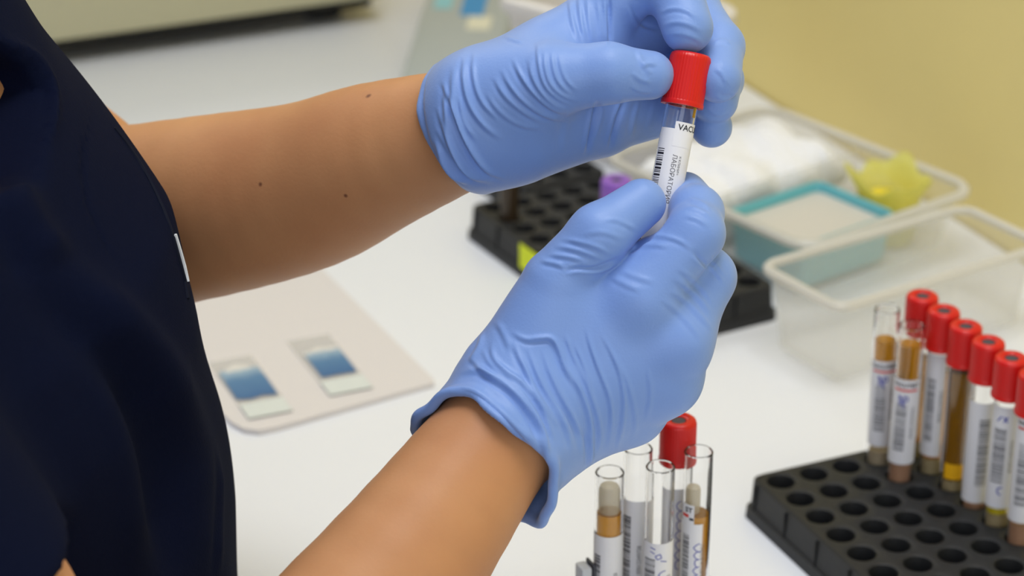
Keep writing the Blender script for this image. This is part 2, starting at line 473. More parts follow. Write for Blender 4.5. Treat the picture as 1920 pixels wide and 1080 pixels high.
def frame_of(axis):
    axis = np.array(axis) / np.linalg.norm(axis)
    a = np.cross(axis, CF); a /= np.linalg.norm(a); b = np.cross(axis, a)      # a lies across the picture, b along the sight
    return axis, a, b
def cuff_sdf(p, c, axis, length, r0, r1, tilt, th, bead, wav, seed):
    """turned-back elastic cuff: an open sleeve from c back along axis, ending in a rolled bead"""
    ax, a, b = frame_of(axis)
    q = p - np.asarray(c, np.float32)
    s = q @ ax; u = q @ a; v = q @ b
    th_ = np.arctan2(v, u); rho = np.hypot(u, v)
    t = np.clip(s / length, 0, 1)
    Rr = r0 + (r1 - r0) * t ** 1.3
    Rr = Rr + wav * t * (np.sin(3 * th_ + seed) * .5 + np.sin(7 * th_ + 2 * seed) * .3 + .25 * np.sin(13 * th_ + seed * 3))
    end = length + tilt[0] * u + tilt[1] * v + wav * 1.2 * np.sin(4 * th_ + seed)
    shell = smax(np.abs(rho - Rr) - th, np.maximum(s - end, -s - 0.004), 0.002)
    bd = np.hypot(rho - Rr - 0.0008, s - end + 0.001) - bead
    return smin(shell, bd, 0.0035)

R_ax = RH['fore'][2][0] - RH['fore'][4][0]
L_ax = LH['fore'][3][0] - LH['fore'][5][0]
def right_glove(p):
    d = hand_sdf(p, RH) - 0.0009
    w_ = chain(p, [(RH['fore'][4][0], .0285), (RH['meta'][1][0][0], .0245)], 0.01)
    d = smin(d, w_ - 0.0005, 0.012)
    ax, a, b = frame_of(R_ax)
    c0 = RH['fore'][4][0]
    # hollow where the forearm goes in
    inner = chain(p, [(x, r_ + 0.0010) for x, r_ in spline(RH['fore'])[4:]], 0.001)
    s = (p - c0.astype(np.float32)) @ ax
    d = smax(smax(d, -np.maximum(inner, -(s - 0.004)), 0.002), s - .006, .002)
    cf = cuff_sdf(p, c0, R_ax, 0.0190, .0280, .0306, (0.04, -0.30), .0011, .0015, .0022, 1.3)
    return smin(d, cf, 0.004)
def left_glove(p):
    d = hand_sdf(p, LH) - 0.0009
    w_ = chain(p, [(LH['fore'][4][0], .0256), (LH['meta'][2][0][0], .0232)], 0.01)
    d = smin(d, w_ - 0.0005, 0.012)
    ax, a, b = frame_of(L_ax)
    c0 = P(888, 233, .999)
    inner = chain(p, [(x, r_ + 0.0008) for x, r_ in spline(LH['fore'])[4:]], 0.001)
    s = (p - c0.astype(np.float32)) @ ax
    d = smax(smax(d, -np.maximum(inner, -(s + 0.001)), 0.002), s - .001, .002)
    cf = cuff_sdf(p, c0, L_ax, 0.0042, .0256, .0260, (-0.05, 0.02), .0010, .0010, .0007, 0.4)
    return smin(d, cf, 0.004)

# ---- torso, upper arms, legs
ZS = np.array([-.92, -.30, -.10, .00, .06, .113, .16, .21, .25, .28, .31, .34, .37, .41, .45])
CX = np.array([.09, .100, .108, .124, .130, .1276, .1234, .1150, .1050, .0905, .0780, .0705, .069, .065, .06])
AD = np.array([.10, .12, .118, .120, .120, .120, .120, .122, .122, .118, .110, .100, .085, .07, .05])      # half the depth of the body
BW = np.array([.17, .17, .160, .152, .150, .150, .152, .156, .158, .160, .162, .155, .140, .10, .06])      # half its width
YC = 0.888
FACE = R(-35)
def tloc(p):
    z = p[:, 2] - TZ
    x = p[:, 0] - np.interp(z, ZS, CX); y = p[:, 1] - YC
    return x * math.cos(FACE) + y * math.sin(FACE), -x * math.sin(FACE) + y * math.cos(FACE), z
def torso(p, g=0.0):
    u, v, z = tloc(p)
    a = np.interp(z, ZS, AD) + g; b = np.interp(z, ZS, BW) + g
    k = ((np.abs(u) / a) ** 2.3 + (np.abs(v) / b) ** 2.3) ** (1 / 2.3)
    d = (k - 1) * np.minimum(a, b)
    return np.maximum(d, z - 0.425 - g)
SHR, SHL = np.array((.030, .752, TZ + .350)), np.array((.085, 1.025, TZ + .335))
ELR, ELL = RH['fore'][0][0], LH['fore'][0][0]
HEADC = np.array((.11, YC - .03, TZ + .625))
def body(p):
    z = p[:, 2] - TZ
    d = smax(torso(p), -(z + 0.12), 0.02)
    u_, v_, _z = tloc(p)
    d = smax(d, -ell(np.stack([u_, v_, z], 1), (.125, NECK[1] + .01, NECK[2] + .04), (.036, .08, .07)), 0.02)
    d = smin(d, seg_d(p, (.06, YC, TZ + .38), (.095, YC - .02, TZ + .55), .056, .052), 0.04)               # neck
    head = ell(p, HEADC + (0, 0, .035), (.093, .076, .098))
    head = smin(head, ell(p, HEADC + (.022, 0, -.045), (.066, .056, .070)), 0.03)
    head = smin(head, seg_d(p, HEADC + (.094, 0, .018), HEADC + (.108, 0, -.018), .007, .013), 0.016)     # nose
    head = smin(head, seg_d(p, HEADC + (.082, -.018, -.05), HEADC + (.082, .018, -.05), .010, .010), 0.01)   # lips
    head = smin(head, seg_d(p, HEADC + (.070, 0, -.10), HEADC + (.074, 0, -.088), .016, .014), 0.02)      # chin
    for s in (-1, 1):
        head = smax(head, -ell(p, HEADC + (.100, s * .032, .012), (.018, .018, .012)), 0.01)
        head = smin(head, ell(p, HEADC + (.080, s * .032, .012), (.013, .013, .011)), 0.004)
        head = smin(head, ell(p, HEADC + (.0, s * .078, -.005), (.018, .008, .032)), 0.006)
    d = smin(d, head, 0.02)
    for s in (-1, 1):                                                                                     # legs and feet
        d = smin(d, seg_d(p, (.10, YC + s * .085, TZ - .12), (.12, YC + s * .09, TZ - .46), .085, .058), 0.04)
        d = smin(d, seg_d(p, (.12, YC + s * .09, TZ - .46), (.07, YC + s * .095, .085), .058, .038), 0.02)
        d = smin(d, seg_d(p, (.06, YC + s * .095, .04), (.21, YC + s * .11, .03), .034, .028), 0.03)
    for sh, el, ru in ((SHR, ELR, .0610), (SHL, ELL, .050)):
        d = smin(d, chain(p, [(sh, ru), (sh + (el - sh) * .6, ru - .002), (el, .043)], .01), 0.02)
        d = smin(d, seg_d(p, sh, (.06, YC, TZ + .37), .045, .05), 0.03)
    d = smin(d, chain(p, [J(110, 375, 1.13, .0475), J(10, 290, 1.15, .047)]), 0.002)
    for h in (RH, LH):
        d = smin(d, chain(p, spline(h['fore']), 0.001), 0.003)
        d = smin(d, np.maximum(hand_sdf(p, h) + 0.0012, 0 * z - 1), 0.004)
    return d

NECK = (.03, .0, .300)
person = empty('person', (0.10, YC, 0))
tag(person, 'person in navy scrubs and blue gloves holding up a red-capped tube', 'person')
def attach(o):
    o.parent = person; o.matrix_parent_inverse = Matrix.Translation(-person.location)
    return o
V, F = polygonise(body, (-.12, .62, -.005), (.60, 1.22, TZ + .80), 0.003)
V = smooth(V, F, 3)
def surf(Vs, px, py, rad=7):
    x, y, z = project(Vs); m = np.hypot(x - px, y - py) < rad
    return Vs[m][z[m].argmin()] if m.any() else P(px, py, .99)
MOLES = [surf(V, 690, 171, 12), surf(V, 643, 368, 12), surf(V, 483, 346, 12)]
M['skin'] = skin_material()
attach(link('body', np_mesh('body', V, F), M['skin']))

# ---- the navy top
HEM_R = SHR + (ELR - SHR) * 0.552
HEM_L = SHL + (ELL - SHL) * 0.50
def top(p):
    z = p[:, 2] - TZ
    d = torso(p, 0.009)
    d = smax(d, -(z + 0.22), 0.004)
    for sh, el, hm, rr in ((SHR, ELR, HEM_R, .0680), (SHL, ELL, HEM_L, .055)):
        s = seg_d(p, sh, hm + (el - hm) * 0.3, rr + .002, rr)
        s = smin(s, seg_d(p, sh, (.06, YC, TZ + .37), rr - .004, .06), 0.03)
        ax = (el - sh) / np.linalg.norm(el - sh)
        q = (p - hm.astype(np.float32)) @ ax
        s = smax(s, q, 0.003)
        d = smin(d, s, 0.02)
    # cloth waves
    X, Y, Z = p[:, 0], p[:, 1], p[:, 2]
    d = d + 0.0016 * np.sin(Y * 75 + Z * 26 + 1.5 * np.sin(Z * 17)) * np.clip((0.30 - z) * 5, 0, 1) + 0.0012 * np.sin(X * 60 - Z * 40 + 2 * np.sin(Y * 20))
    # V neck, with the skin set back behind it
    u_, v_, _z = tloc(p)
    wv = np.maximum(np.abs(v_ - NECK[1]) * 0.30 - (z - NECK[2]), v_ - .056 + np.maximum(z - .325, 0) * .8) * .8
    neck = np.maximum(np.maximum(wv, (-.062 - v_) + np.maximum(z - .335, 0) * .6), NECK[0] - u_)
    hole = smax(neck, -(torso(p, -0.050)), 0.002)
    d = smax(d, -hole, 0.002)
    d = smax(d, -seg_d(p, (.06, YC, TZ + .42), (.10, YC - .03, TZ + .62), .060, .075), 0.004)
    return d
V, F = polygonise(top, (-.12, .60, TZ - .25), (.32, 1.20, TZ + .50), 0.003)
V = smooth(V, F, 2)
top_folds = [
    ([(165, 180), (172, 215), (150, 300), (165, 400), (232, 524)], -1.0, 3.2),
    ([(60, 440), (150, 540), (250, 620), (330, 740), (375, 880), (395, 1090)], 7.0, 42),
    ([(10, 330), (60, 430), (110, 500)], 5.0, 34),
    ([(200, 640), (270, 740), (310, 880), (320, 1090)], -5.0, 36),
    ([(392, 840), (400, 940), (408, 1090)], 1.6, 7),
    ([(175, 110), (150, 60), (120, 0)], -1.5, 8),
    ([(0, 72), (62, 100), (98, 152), (104, 215), (80, 290)], 2.5, 8),
]
V = folds(V, F, top_folds)
scr = attach(link('scrub_top', np_mesh('scrub_top', V, F), M['scrub']))
scr['label'] = 'navy cotton scrub top with a V neck and short sleeves'

def cord(name, pts, r_, m, sub=6):
    bm = bmesh.new(); rings = []
    for k, c in enumerate(pts):
        t = Vector(pts[min(k + 1, len(pts) - 1)] - pts[max(k - 1, 0)]).normalized()
        a = t.orthogonal().normalized(); b = t.cross(a)
        rings.append([Vector(c) + r_ * (a * math.cos(2 * math.pi * q / sub) + b * math.sin(2 * math.pi * q / sub)) for q in range(sub)])
    for k in range(1, len(rings)):       # keep the rings from twisting
        best = min(range(sub), key=lambda o_: sum((rings[k][(q + o_) % sub] - rings[k - 1][q]).length for q in range(sub)))
        rings[k] = rings[k][best:] + rings[k][:best]
    loft(bm, rings); return attach(obj(name, bm, m))
edge = [(226, 236), (248, 262), (268, 292), (288, 326), (306, 362), (320, 396), (332, 430), (343, 466), (352, 500), (360, 530), (366, 560)]
fr_ = np.array([surf(V, x_ - 8, y_) for x_, y_ in edge])
fr_[1:-1] = (fr_[:-2] + fr_[1:-1] * 2 + fr_[2:]) / 4
cord('seam_piping', fr_, .0011, M['piping'])
tg = [surf(V, x_, y_) for x_, y_ in ((331, 440), (340, 470), (347, 500), (353, 524))]
cord('care_tag', [q + (P(336, 0, 1) - P(332, 0, 1)) * 1.0 for q in tg], .0008, M['tag'])['label'] = 'white care tag sticking out of the side seam'

# trousers, shoes, hair: out of the picture but part of the person
def trousers(p):
    z = p[:, 2] - TZ
    d = smax(torso(p, 0.006), z + 0.205, 0.003)
    d = smax(d, -(z + 0.34), 0.03)
    for s in (-1, 1):
        d = smin(d, seg_d(p, (.10, YC + s * .085, TZ - .18), (.12, YC + s * .09, TZ - .46), .096, .074), 0.04)
        d = smin(d, seg_d(p, (.12, YC + s * .09, TZ - .46), (.07, YC + s * .095, .08), .074, .058), 0.02)
    return smax(d, 0.06 - p[:, 2], 0.004)
V, F = polygonise(trousers, (-.12, .65, 0.0), (.33, 1.13, TZ - .16), 0.006)
attach(link('trousers', np_mesh('trousers', smooth(V, F, 2), F), M['scrub']))
for s in (-1, 1):
    def shoe(p, s=s):
        d = seg_d(p, (.045, YC + s * .095, .044), (.215, YC + s * .11, .032), .042, .034)
        d = smax(d, 0.002 - p[:, 2], 0.003)
        return smax(d, -seg_d(p, (.06, YC + s * .095, .06), (.06, YC + s * .095, .2), .036, .045), 0.003)
    V, F = polygonise(shoe, (-.02, YC + s * .10 - .07, 0.0), (.27, YC + s * .10 + .07, .10), 0.004)
    attach(link('shoe', np_mesh('shoe', smooth(V, F, 2), F), M['shoe']))
def hair(p):
    d = ell(p, HEADC + (-.012, 0, .045), (.100, .085, .103))
    d = smax(d, -ell(p, HEADC + (.090, 0, -.015), (.085, .072, .105)), 0.02)
    d = smin(d, ell(p, HEADC + (-.105, 0, .03), (.035, .035, .038)), 0.02)
    return d + 0.0012 * np.sin(p[:, 1] * 420 + 3 * np.sin(p[:, 0] * 30))
V, F = polygonise(hair, HEADC - (.16, .11, .10), HEADC + (.12, .11, .17), 0.003)
attach(link('hair', np_mesh('hair', V, F), M['hair']))

# ---- the gloves
R_folds = [
    # thumb
    ([(1132, 412), (1160, 412), (1196, 432)], .30, 5), ([(1090, 440), (1130, 432), (1172, 450)], .25, 6),
    ([(1052, 448), (1080, 452), (1120, 462), (1150, 480)], .45, 5), ([(1040, 462), (1075, 466), (1110, 478), (1135, 488)], .5, 5),
    ([(1028, 478), (1060, 480), (1095, 488)], .45, 4.5), ([(1012, 490), (1035, 492), (1060, 500)], .5, 5),
    ([(1058, 508), (1085, 502), (1110, 505), (1135, 498), (1165, 482)], -1.1, 4.5),
    ([(1168, 478), (1200, 462), (1225, 440), (1245, 415)], -.8, 4.5),
    # index
    ([(1182, 468), (1215, 458), (1255, 462)], .35, 5), ([(1200, 448), (1235, 440), (1275, 450), (1300, 470)], .35, 5),
    ([(1288, 372), (1312, 378), (1335, 392)], .35, 5), ([(1284, 388), (1310, 392), (1336, 410)], .35, 5),
    ([(1282, 405), (1305, 408), (1330, 425)], .3, 5),
    ([(1298, 470), (1315, 490), (1330, 500), (1352, 470)], -.7, 5), ([(1322, 488), (1345, 512), (1358, 530)], .5, 4.5),
    ([(1330, 480), (1345, 500), (1362, 520)], .35, 4.5),
    # knuckles
    ([(1255, 545), (1285, 560), (1320, 600), (1338, 620)], .45, 5.5), ([(1240, 560), (1280, 590), (1318, 640)], .35, 6),
    ([(1262, 520), (1300, 545), (1335, 590)], .45, 5.5), ([(1268, 500), (1310, 530), (1340, 572)], .3, 5),
    ([(1140, 515), (1175, 535), (1205, 545)], .25, 6), ([(1160, 505), (1195, 520), (1230, 530)], .25, 6),
    # back of the hand towards the cuff
    ([(960, 622), (985, 638), (1010, 634), (1036, 632), (1050, 660), (1058, 690), (1090, 740)], 1.0, 5.5),
    ([(962, 640), (975, 672), (985, 690), (1005, 740), (1045, 800)], .75, 5.5),
    ([(990, 652), (1000, 680), (1015, 720), (1060, 790), (1075, 850)], .75, 5.5),
    ([(1018, 655), (1028, 690), (1045, 730), (1085, 800), (1095, 860)], .8, 5.5),
    ([(925, 640), (922, 665), (940, 690), (985, 720), (1020, 770), (1040, 830)], 1.0, 6),
    ([(905, 655), (925, 690), (965, 715), (1005, 770), (1030, 850)], .9, 6),
    ([(1060, 680), (1085, 720), (1110, 790), (1108, 860)], .75, 5), ([(1080, 670), (1105, 730), (1128, 800), (1122, 855)], .6, 5),
    ([(1098, 612), (1108, 650), (1122, 690), (1150, 760), (1142, 840)], .6, 4.5),
    ([(1128, 628), (1150, 665), (1172, 730), (1168, 800), (1155, 850)], .55, 4.5),
    ([(1075, 640), (1098, 690), (1112, 740)], .45, 4.5), ([(1060, 625), (1068, 650), (1085, 690)], .4, 4.5),
    ([(1150, 660), (1180, 720), (1195, 790), (1185, 830)], .35, 5), ([(1215, 690), (1222, 740), (1212, 790)], .3, 5),
    ([(905, 620), (900, 650), (880, 680)], .6, 6), ([(930, 600), (945, 625), (960, 660)], .35, 7),
    ([(860, 700), (900, 690), (950, 715), (990, 760), (1020, 820), (1030, 880)], 1.2, 7),
    ([(880, 668), (915, 705), (970, 740), (1010, 800)], .9, 6),
    ([(845, 728), (880, 735), (925, 760), (965, 810), (1000, 870), (1015, 930)], -1.1, 8),
    ([(1102, 800), (1108, 850), (1106, 880)], .8, 5),
]
L_folds = [
    ([(1008, 78), (1010, 120), (1020, 160), (1045, 185), (1075, 196)], .50, 4.5),
    ([(1020, 92), (1022, 130), (1032, 160), (1055, 180), (1085, 190)], .50, 4.5),
    ([(1034, 95), (1038, 135), (1050, 160), (1072, 178)], .45, 4.2), ([(1048, 98), (1052, 130), (1064, 155), (1085, 172)], .35, 4.2),
    ([(992, 108), (996, 140), (1012, 172), (1040, 198), (1070, 208)], .5, 4.5),
    ([(962, 108), (975, 140), (1000, 175), (1035, 205), (1075, 215)], .75, 5), ([(940, 128), (955, 160), (985, 195), (1030, 222), (1080, 225)], .65, 5),
    ([(925, 142), (945, 180), (980, 210), (1020, 230)], .5, 5), ([(912, 172), (930, 205), (970, 235), (1020, 242)], .4, 5),
    ([(1195, 92), (1205, 120), (1222, 140)], .35, 5), ([(1202, 126), (1215, 118), (1232, 122)], .4, 5), ([(1185, 135), (1200, 150), (1222, 155)], .35, 5),
    ([(1180, 160), (1200, 172), (1225, 172)], .3, 4),
    # wrist
    ([(872, 105), (868, 150), (880, 200), (910, 240), (940, 260)], .85, 5.5), ([(890, 98), (886, 140), (900, 190), (935, 225)], .6, 5),
    ([(852, 125), (848, 170), (855, 220), (880, 280), (925, 335)], .9, 6), ([(838, 150), (835, 200), (840, 260), (870, 320), (905, 345)], .8, 6),
    ([(862, 180), (868, 230), (895, 265)], .5, 5), ([(828, 150), (850, 200), (872, 262), (905, 318), (950, 336)], 1.0, 5), ([(815, 262), (838, 318), (872, 344)], 1.0, 5), ([(822, 200), (832, 245), (858, 300), (892, 340)], .9, 5), ([(822, 240), (845, 290), (880, 330), (925, 340)], .9, 6),
    ([(818, 285), (842, 325), (880, 345)], .8, 5), ([(944, 69), (962, 74), (982, 79)], .35, 4),
    # far part of the palm
    ([(1120, 188), (1112, 230), (1100, 292)], -1.6, 5), ([(1130, 190), (1128, 220), (1115, 262)], .4, 4),
    ([(1172, 186), (1155, 230), (1143, 280)], -1.3, 5), ([(1200, 186), (1190, 215), (1182, 262)], .35, 5),
    ([(1230, 186), (1222, 215), (1212, 250)], .25, 5), ([(1075, 198), (1060, 240), (1055, 290)], .25, 7),
    ([(1140, -10), (1142, 30), (1145, 90)], -1.1, 4.5), ([(1085, -10), (1088, 35), (1098, 80)], .45, 4.5), ([(1100, -10), (1104, 40), (1112, 82)], .35, 4.5),
    ([(1068, 0), (1072, 40), (1085, 80)], .45, 4.5), ([(1120, 0), (1125, 40), (1130, 84)], .3, 4.5),
    # fingers
    ([(1236, 25), (1262, 14), (1290, 20), (1310, 36)], .4, 4.5), ([(1240, 50), (1265, 40), (1295, 46), (1318, 60)], .35, 5),
    ([(1246, 68), (1270, 62), (1298, 68), (1322, 82)], .35, 5), ([(1180, 5), (1192, 30), (1205, 48), (1240, 56)], -.5, 5),
    ([(1335, 82), (1352, 74), (1372, 82)], .3, 4.5), ([(1342, 128), (1356, 140), (1364, 160)], .3, 5),
    ([(1345, 176), (1360, 182), (1378, 178)], -.4, 4.5),
    ([(1322, 200), (1345, 218), (1366, 208)], .25, 4.5),
]
def glove(name, fn, h, fl, label):
    pts = np.array([j[0] for k in ('thumb', 'index', 'middle', 'ring', 'pinky') for j in h[k]] + [j[0] for m_ in h['meta'] for j in m_] + [h['fore'][3][0]])
    lo, hi = pts.min(0) - .036, pts.max(0) + .036
    V, F = polygonise(fn, lo, hi, 0.0007)
    V = smooth(V, F, 3)
    V = folds(V, F, [(a_, b_ * 1.25, c_ * .9) for a_, b_, c_ in fl])
    o = attach(link(name, np_mesh(name, V, F), M['glove'])); o['label'] = label
glove('glove', right_glove, RH, R_folds, 'blue nitrile glove on the hand nearer the camera')
glove('glove', left_glove, LH, L_folds, 'blue nitrile glove on the hand pinching the red cap')


# ------------------------------------------------------------------ test tubes
def bend(bm, Rr):
    for v in bm.verts:
        u, z, h = v.co
        v.co = ((Rr + h) * math.cos(u / Rr), (Rr + h) * math.sin(u / Rr), z)
def patch(bm, u0, u1, z0, z1, h0, h1, nu=10, round_=0.0, poly=None):
    """a slab on the unrolled tube wall, (u round the tube, z along it, h off it)"""
    us = [u0 + (u1 - u0) * k / nu for k in range(nu + 1)]
    g = [[[bm.verts.new((u, z, h)) for h in (h0, h1)] for z in (z0, z1)] for u in us]
    for a, b in zip(g, g[1:]):
        bm.faces.new((a[0][1], b[0][1], b[1][1], a[1][1])); bm.faces.new((a[0][0], a[1][0], b[1][0], b[0][0]))
        bm.faces.new((a[0][0], b[0][0], b[0][1], a[0][1])); bm.faces.new((a[1][0], a[1][1], b[1][1], b[1][0]))
    for e in (g[0], g[-1]): bm.faces.new((e[0][0], e[0][1], e[1][1], e[1][0]))
def barcode(name, Rr, u0, u1, z0, z1, seed, m, parent):
    rnd = random.Random(seed); bm = bmesh.new(); z = z1
    while z > z0 + 0.0006:
        t = rnd.choice((.00022, .0003, .0005, .0008)); patch(bm, u0, u1, z - t, z, 0.00016, 0.00020, 5); z -= t + rnd.choice((.0003, .0004, .0006))
    bend(bm, Rr); return obj(name, bm, m, parent, smooth=False)
def text(name, s, size, Rr, u, z, turn, m, parent, bold=0.0, sx=1.0):
    """printed words wrapped round the tube; turn -1 reads downwards, +1 upwards, 0 round the tube"""
    cu = bpy.data.curves.new(name, 'FONT'); cu.body = s; cu.size = size; cu.offset = bold
    cu.align_x = 'CENTER'; cu.align_y = 'CENTER'; cu.resolution_u = 3
    o = bpy.data.objects.new('t', cu); COL.objects.link(o)
    bpy.context.view_layer.update()
    me = bpy.data.meshes.new_from_object(o.evaluated_get(bpy.context.evaluated_depsgraph_get()))
    bpy.data.objects.remove(o)
    bm = bmesh.new(); bm.from_mesh(me)
    bmesh.ops.triangulate(bm, faces=bm.faces)
    for _ in range(1):
        L_ = [e for e in bm.edges if e.calc_length() > 0.0012]
        if L_: bmesh.ops.subdivide_edges(bm, edges=L_, cuts=1); bmesh.ops.triangulate(bm, faces=bm.faces)
    for v in bm.verts:
        x, y = v.co.x * sx, v.co.y
        if turn == -1: uu, zz = u + y, z - x
        elif turn == 1: uu, zz = u - y, z + x
        else: uu, zz = u + x, z + y
        v.co = (uu, zz, 0.00022)
    bend(bm, Rr)
    me2 = bpy.data.meshes.new(name); bm.to_mesh(me2); bm.free()
    return link(name, me2, m, parent, smooth=False)
def scribble(name, strokes, wd, Rr, m, parent):
    bm = bmesh.new()
    for st in strokes:
        pts = [Vector(p) for p in st]
        q = []
        for a, b in zip(pts, pts[1:]):
            n = max(1, int((b - a).length / 0.0005))
            q += [a.lerp(b, k / n) for k in range(n)]
        q.append(pts[-1])
        rows = []
        for k, c in enumerate(q):
            t = (q[min(k + 1, len(q) - 1)] - q[max(k - 1, 0)]).normalized(); n_ = Vector((-t.y, t.x)) * wd / 2
            rows.append((bm.verts.new((c.x + n_.x, c.y + n_.y, .00024)), bm.verts.new((c.x - n_.x, c.y - n_.y, .00024))))
        for a, b in zip(rows, rows[1:]): bm.faces.new((a[0], a[1], b[1], b[0]))
    bend(bm, Rr); return obj(name, bm, m, parent, smooth=False)
def handwriting(n, u, z0, z1, amp, seed):
    """cursive letters running down the tube"""
    rnd = random.Random(seed); out = []; cur = []; L_ = z0 - z1
    for k in range(n * 6):
        ph = k / 6 * 2 * math.pi
        zz = z0 - L_ * k / (n * 6) + 0.0009 * math.sin(ph)
        uu = u + amp * math.cos(ph) * rnd.uniform(.45, 1.15)
        cur.append((uu, zz))
        if k % (6 * 3) == 17: out.append(cur); cur = []
    if len(cur) > 2: out.append(cur)
    return out

def glass_tube(parent, L_, r=.0065, wall=.0009):
    bm = bmesh.new(); n = 7
    outp = [(r * math.sin(R(90) * k / n), r - r * math.cos(R(90) * k / n)) for k in range(n + 1)]
    ri = r - wall
    inp = [(ri * math.sin(R(90) * k / n), r - ri * math.cos(R(90) * k / n)) for k in range(n, -1, -1)]
    lathe(bm, outp + [(r, L_ - .0006), (r - wall * .5, L_), (ri, L_ - .0006)] + inp, 40)
    return obj('glass', bm, M['glass'], parent)
def fill(name, parent, z0, z1, m, r=.0065, wall=.0009, gap=.00008):
    bm = bmesh.new(); ri = r - wall - gap; n = 6
    pr = []
    if z0 < r:
        pr = [(ri * math.sin(R(90) * k / n), r - ri * math.cos(R(90) * k / n)) for k in range(n + 1)]
    else: pr = [(0, z0), (ri, z0)]
    pr = [q for q in pr if q[1] < z1] + [(ri, z1 - .0002), (0, z1)]
    lathe(bm, pr, 32); return obj(name, bm, m, parent)
def cap(parent, L_, m, r=.0083, h=.0212, ribs=42, plug='rubber', over=.0165):
    z0 = L_ - over
    seg = ribs * 4
    def rib(k, seg_, rr, z):
        if abs(rr - r) < 1e-6 and z0 + .0020 < z < z0 + h - .0006: return rr - (.00015 if k % 4 in (0, 1) else 0)
        return rr
    bm = bmesh.new()
    lathe(bm, [(.0067, z0), (r + .0002, z0), (r + .0003, z0 + .0014), (r, z0 + .0019), (r, z0 + .0022), (r, z0 + h - .0024), (r - .0004, z0 + h - .0009),
               (r - .0014, z0 + h - .0001), (.0052, z0 + h), (.0048, z0 + h - .0006), (.0035, z0 + h - .0008), (.0033, z0 + h - .0024), (0, z0 + h - .0026)], seg, rib)
    lathe(bm, [(.0067, z0), (.0067, L_ + .0004), (0, L_ + .0006)], seg)
    c = obj('cap', bm, m, parent, auto=R(50))
    bm = bmesh.new(); lathe(bm, [(.0032, z0 + h - .0022), (.0031, z0 + h - .0010), (0, z0 + h - .0008)], 24)
    lathe(bm, [(.0054, L_ - .0062), (.0055, L_ - .0002), (.0045, L_)], 32, cap0=True, cap1=True)
    s = obj('stopper', bm, M[plug], c)
    return c
def tube(loc, label, L_=.100, lean=(0, 0), spin=0, capmat='red', fills=(), lab=None, extra=None, group=None, matrix=None):
    t = empty('test_tube')
    d = Vector((-loc[0], -loc[1], 0)); yaw = math.atan2(d.y, d.x)
    if matrix is not None: t.matrix_world = matrix
    else:
        t.matrix_world = Matrix.Translation(loc) @ Matrix.Rotation(lean[0], 4, 'X') @ Matrix.Rotation(lean[1], 4, 'Y') @ Matrix.Rotation(yaw + spin, 4, 'Z')
    tag(t, label, 'test tube', group)
    glass_tube(t, L_)
    if capmat: cap(t, L_, M[capmat])
    for nm, z0, z1, m in fills: fill(nm, t, z0, z1, M[m])
    lb = None
    if lab:
        u0, u1, z0, z1 = lab
        bm = bmesh.new(); patch(bm, u0, u1, z0, z1, 0.00005, 0.00015, 26); bend(bm, .0065)
        lb = obj('label', bm, M['paper'], t)
    if extra: extra(t, lb)
    return t
RT = .0065

# -- the tube held up between both hands
top_c, ax_dir = P(1297, 100, .9700), P(1297, 100, .97) - P(1226, 476, .9700)
zax = Vector(ax_dir).normalized(); xax = Vector(-CF); xax = (xax - zax * xax.dot(zax)).normalized(); yax = zax.cross(xax)
base = Vector(top_c) - zax * (.075 + .0047)
Mh = Matrix.Translation(base) @ Matrix((xax, yax, zax)).transposed().to_4x4()
def held(t, lb):
    barcode('barcode', RT, -.0074, -.0040, .0180, .0405, 3, M['ink'], lb)
    text('printed_text', 'ЛАБОРАТОРИЯ', .0026, RT, .0006, .0290, -1, M['grey_ink'], lb)
    text('printed_text', 'К·КЛИНИЧ·', .0014, RT, .0028, .0345, -1, M['grey_ink'], lb)
    text('printed_text', 'АИ', .0022, RT, .0052, .0225, -1, M['grey_ink'], lb)
    bm = bmesh.new(); patch(bm, -.0014, .0085, .0420, .0518, 0.00002, 0.00022, 14); bend(bm, RT)
    s = obj('sticker', bm, M['paper'], t)
    text('printed_text', 'VACUTEST', .0033, RT + .0001, .0078, .0496, 0, M['ink'], s, bold=.00004)
    bm = bmesh.new(); patch(bm, .0062, .0074, .0545, .0600, -0.0011, -0.0003, 4); bend(bm, RT)
    obj('yellow_mark', bm, M['yellow_mark'], t)
tube((0, 0, 0), 'red-capped test tube held up in the gloved hands', L_=.075, matrix=Mh, fills=[('serum', 0, .012, 'serum')],
     lab=(-.0082, .0098, .004, .0488), extra=held)

# -- five tubes in the grey stand at the bottom of the picture
SX, SY = .4478, .842
def at_top(x, y, ztop, L_=.100, capped=False): return (x, y, TZ + ztop - L_)
G5 = 'tubes in the small grey stand'
def inner_cup(t, r_, z0, z1, off):
    bm = bmesh.new(); lathe(bm, [(r_ * .96, z0), (r_, z0 + .001), (r_, z1 - r_ * .7), (r_ * .85, z1 - r_ * .3), (r_ * .5, z1 - .0004), (0, z1)], 28)
    bmesh.ops.translate(bm, verts=bm.verts, vec=(off[0], off[1], 0)); obj('inner_cup', bm, M['dome'], t)
def g_a(t, lb):
    barcode('barcode', RT, -.0078, -.0042, .022, .060, 11, M['ink'], lb); inner_cup(t, .0048, .0802, .0945, (0, 0))
    text('printed_text', 'МЕДЛАБОРАТОРИЯ', .0026, RT, .0030, .040, 1, M['grey_ink'], lb, sx=.9)
tube(at_top(.4300, .8465, .112), 'open tube with amber serum and a floating plug, leftmost in the grey stand', spin=0.1, capmat=None,
     fills=[('clot', 0, .018, 'clot'), ('serum', .018, .080, 'serum'), ], lab=(-.0125, .0085, .016, .0700), extra=g_a, group=G5)
def g_b(t, lb):
    barcode('barcode', RT, -.0068, -.0028, .026, .068, 12, M['ink'], lb)
    text('printed_text', '00012349758', .0027, RT, .0012, .046, 1, M['grey_ink'], lb)
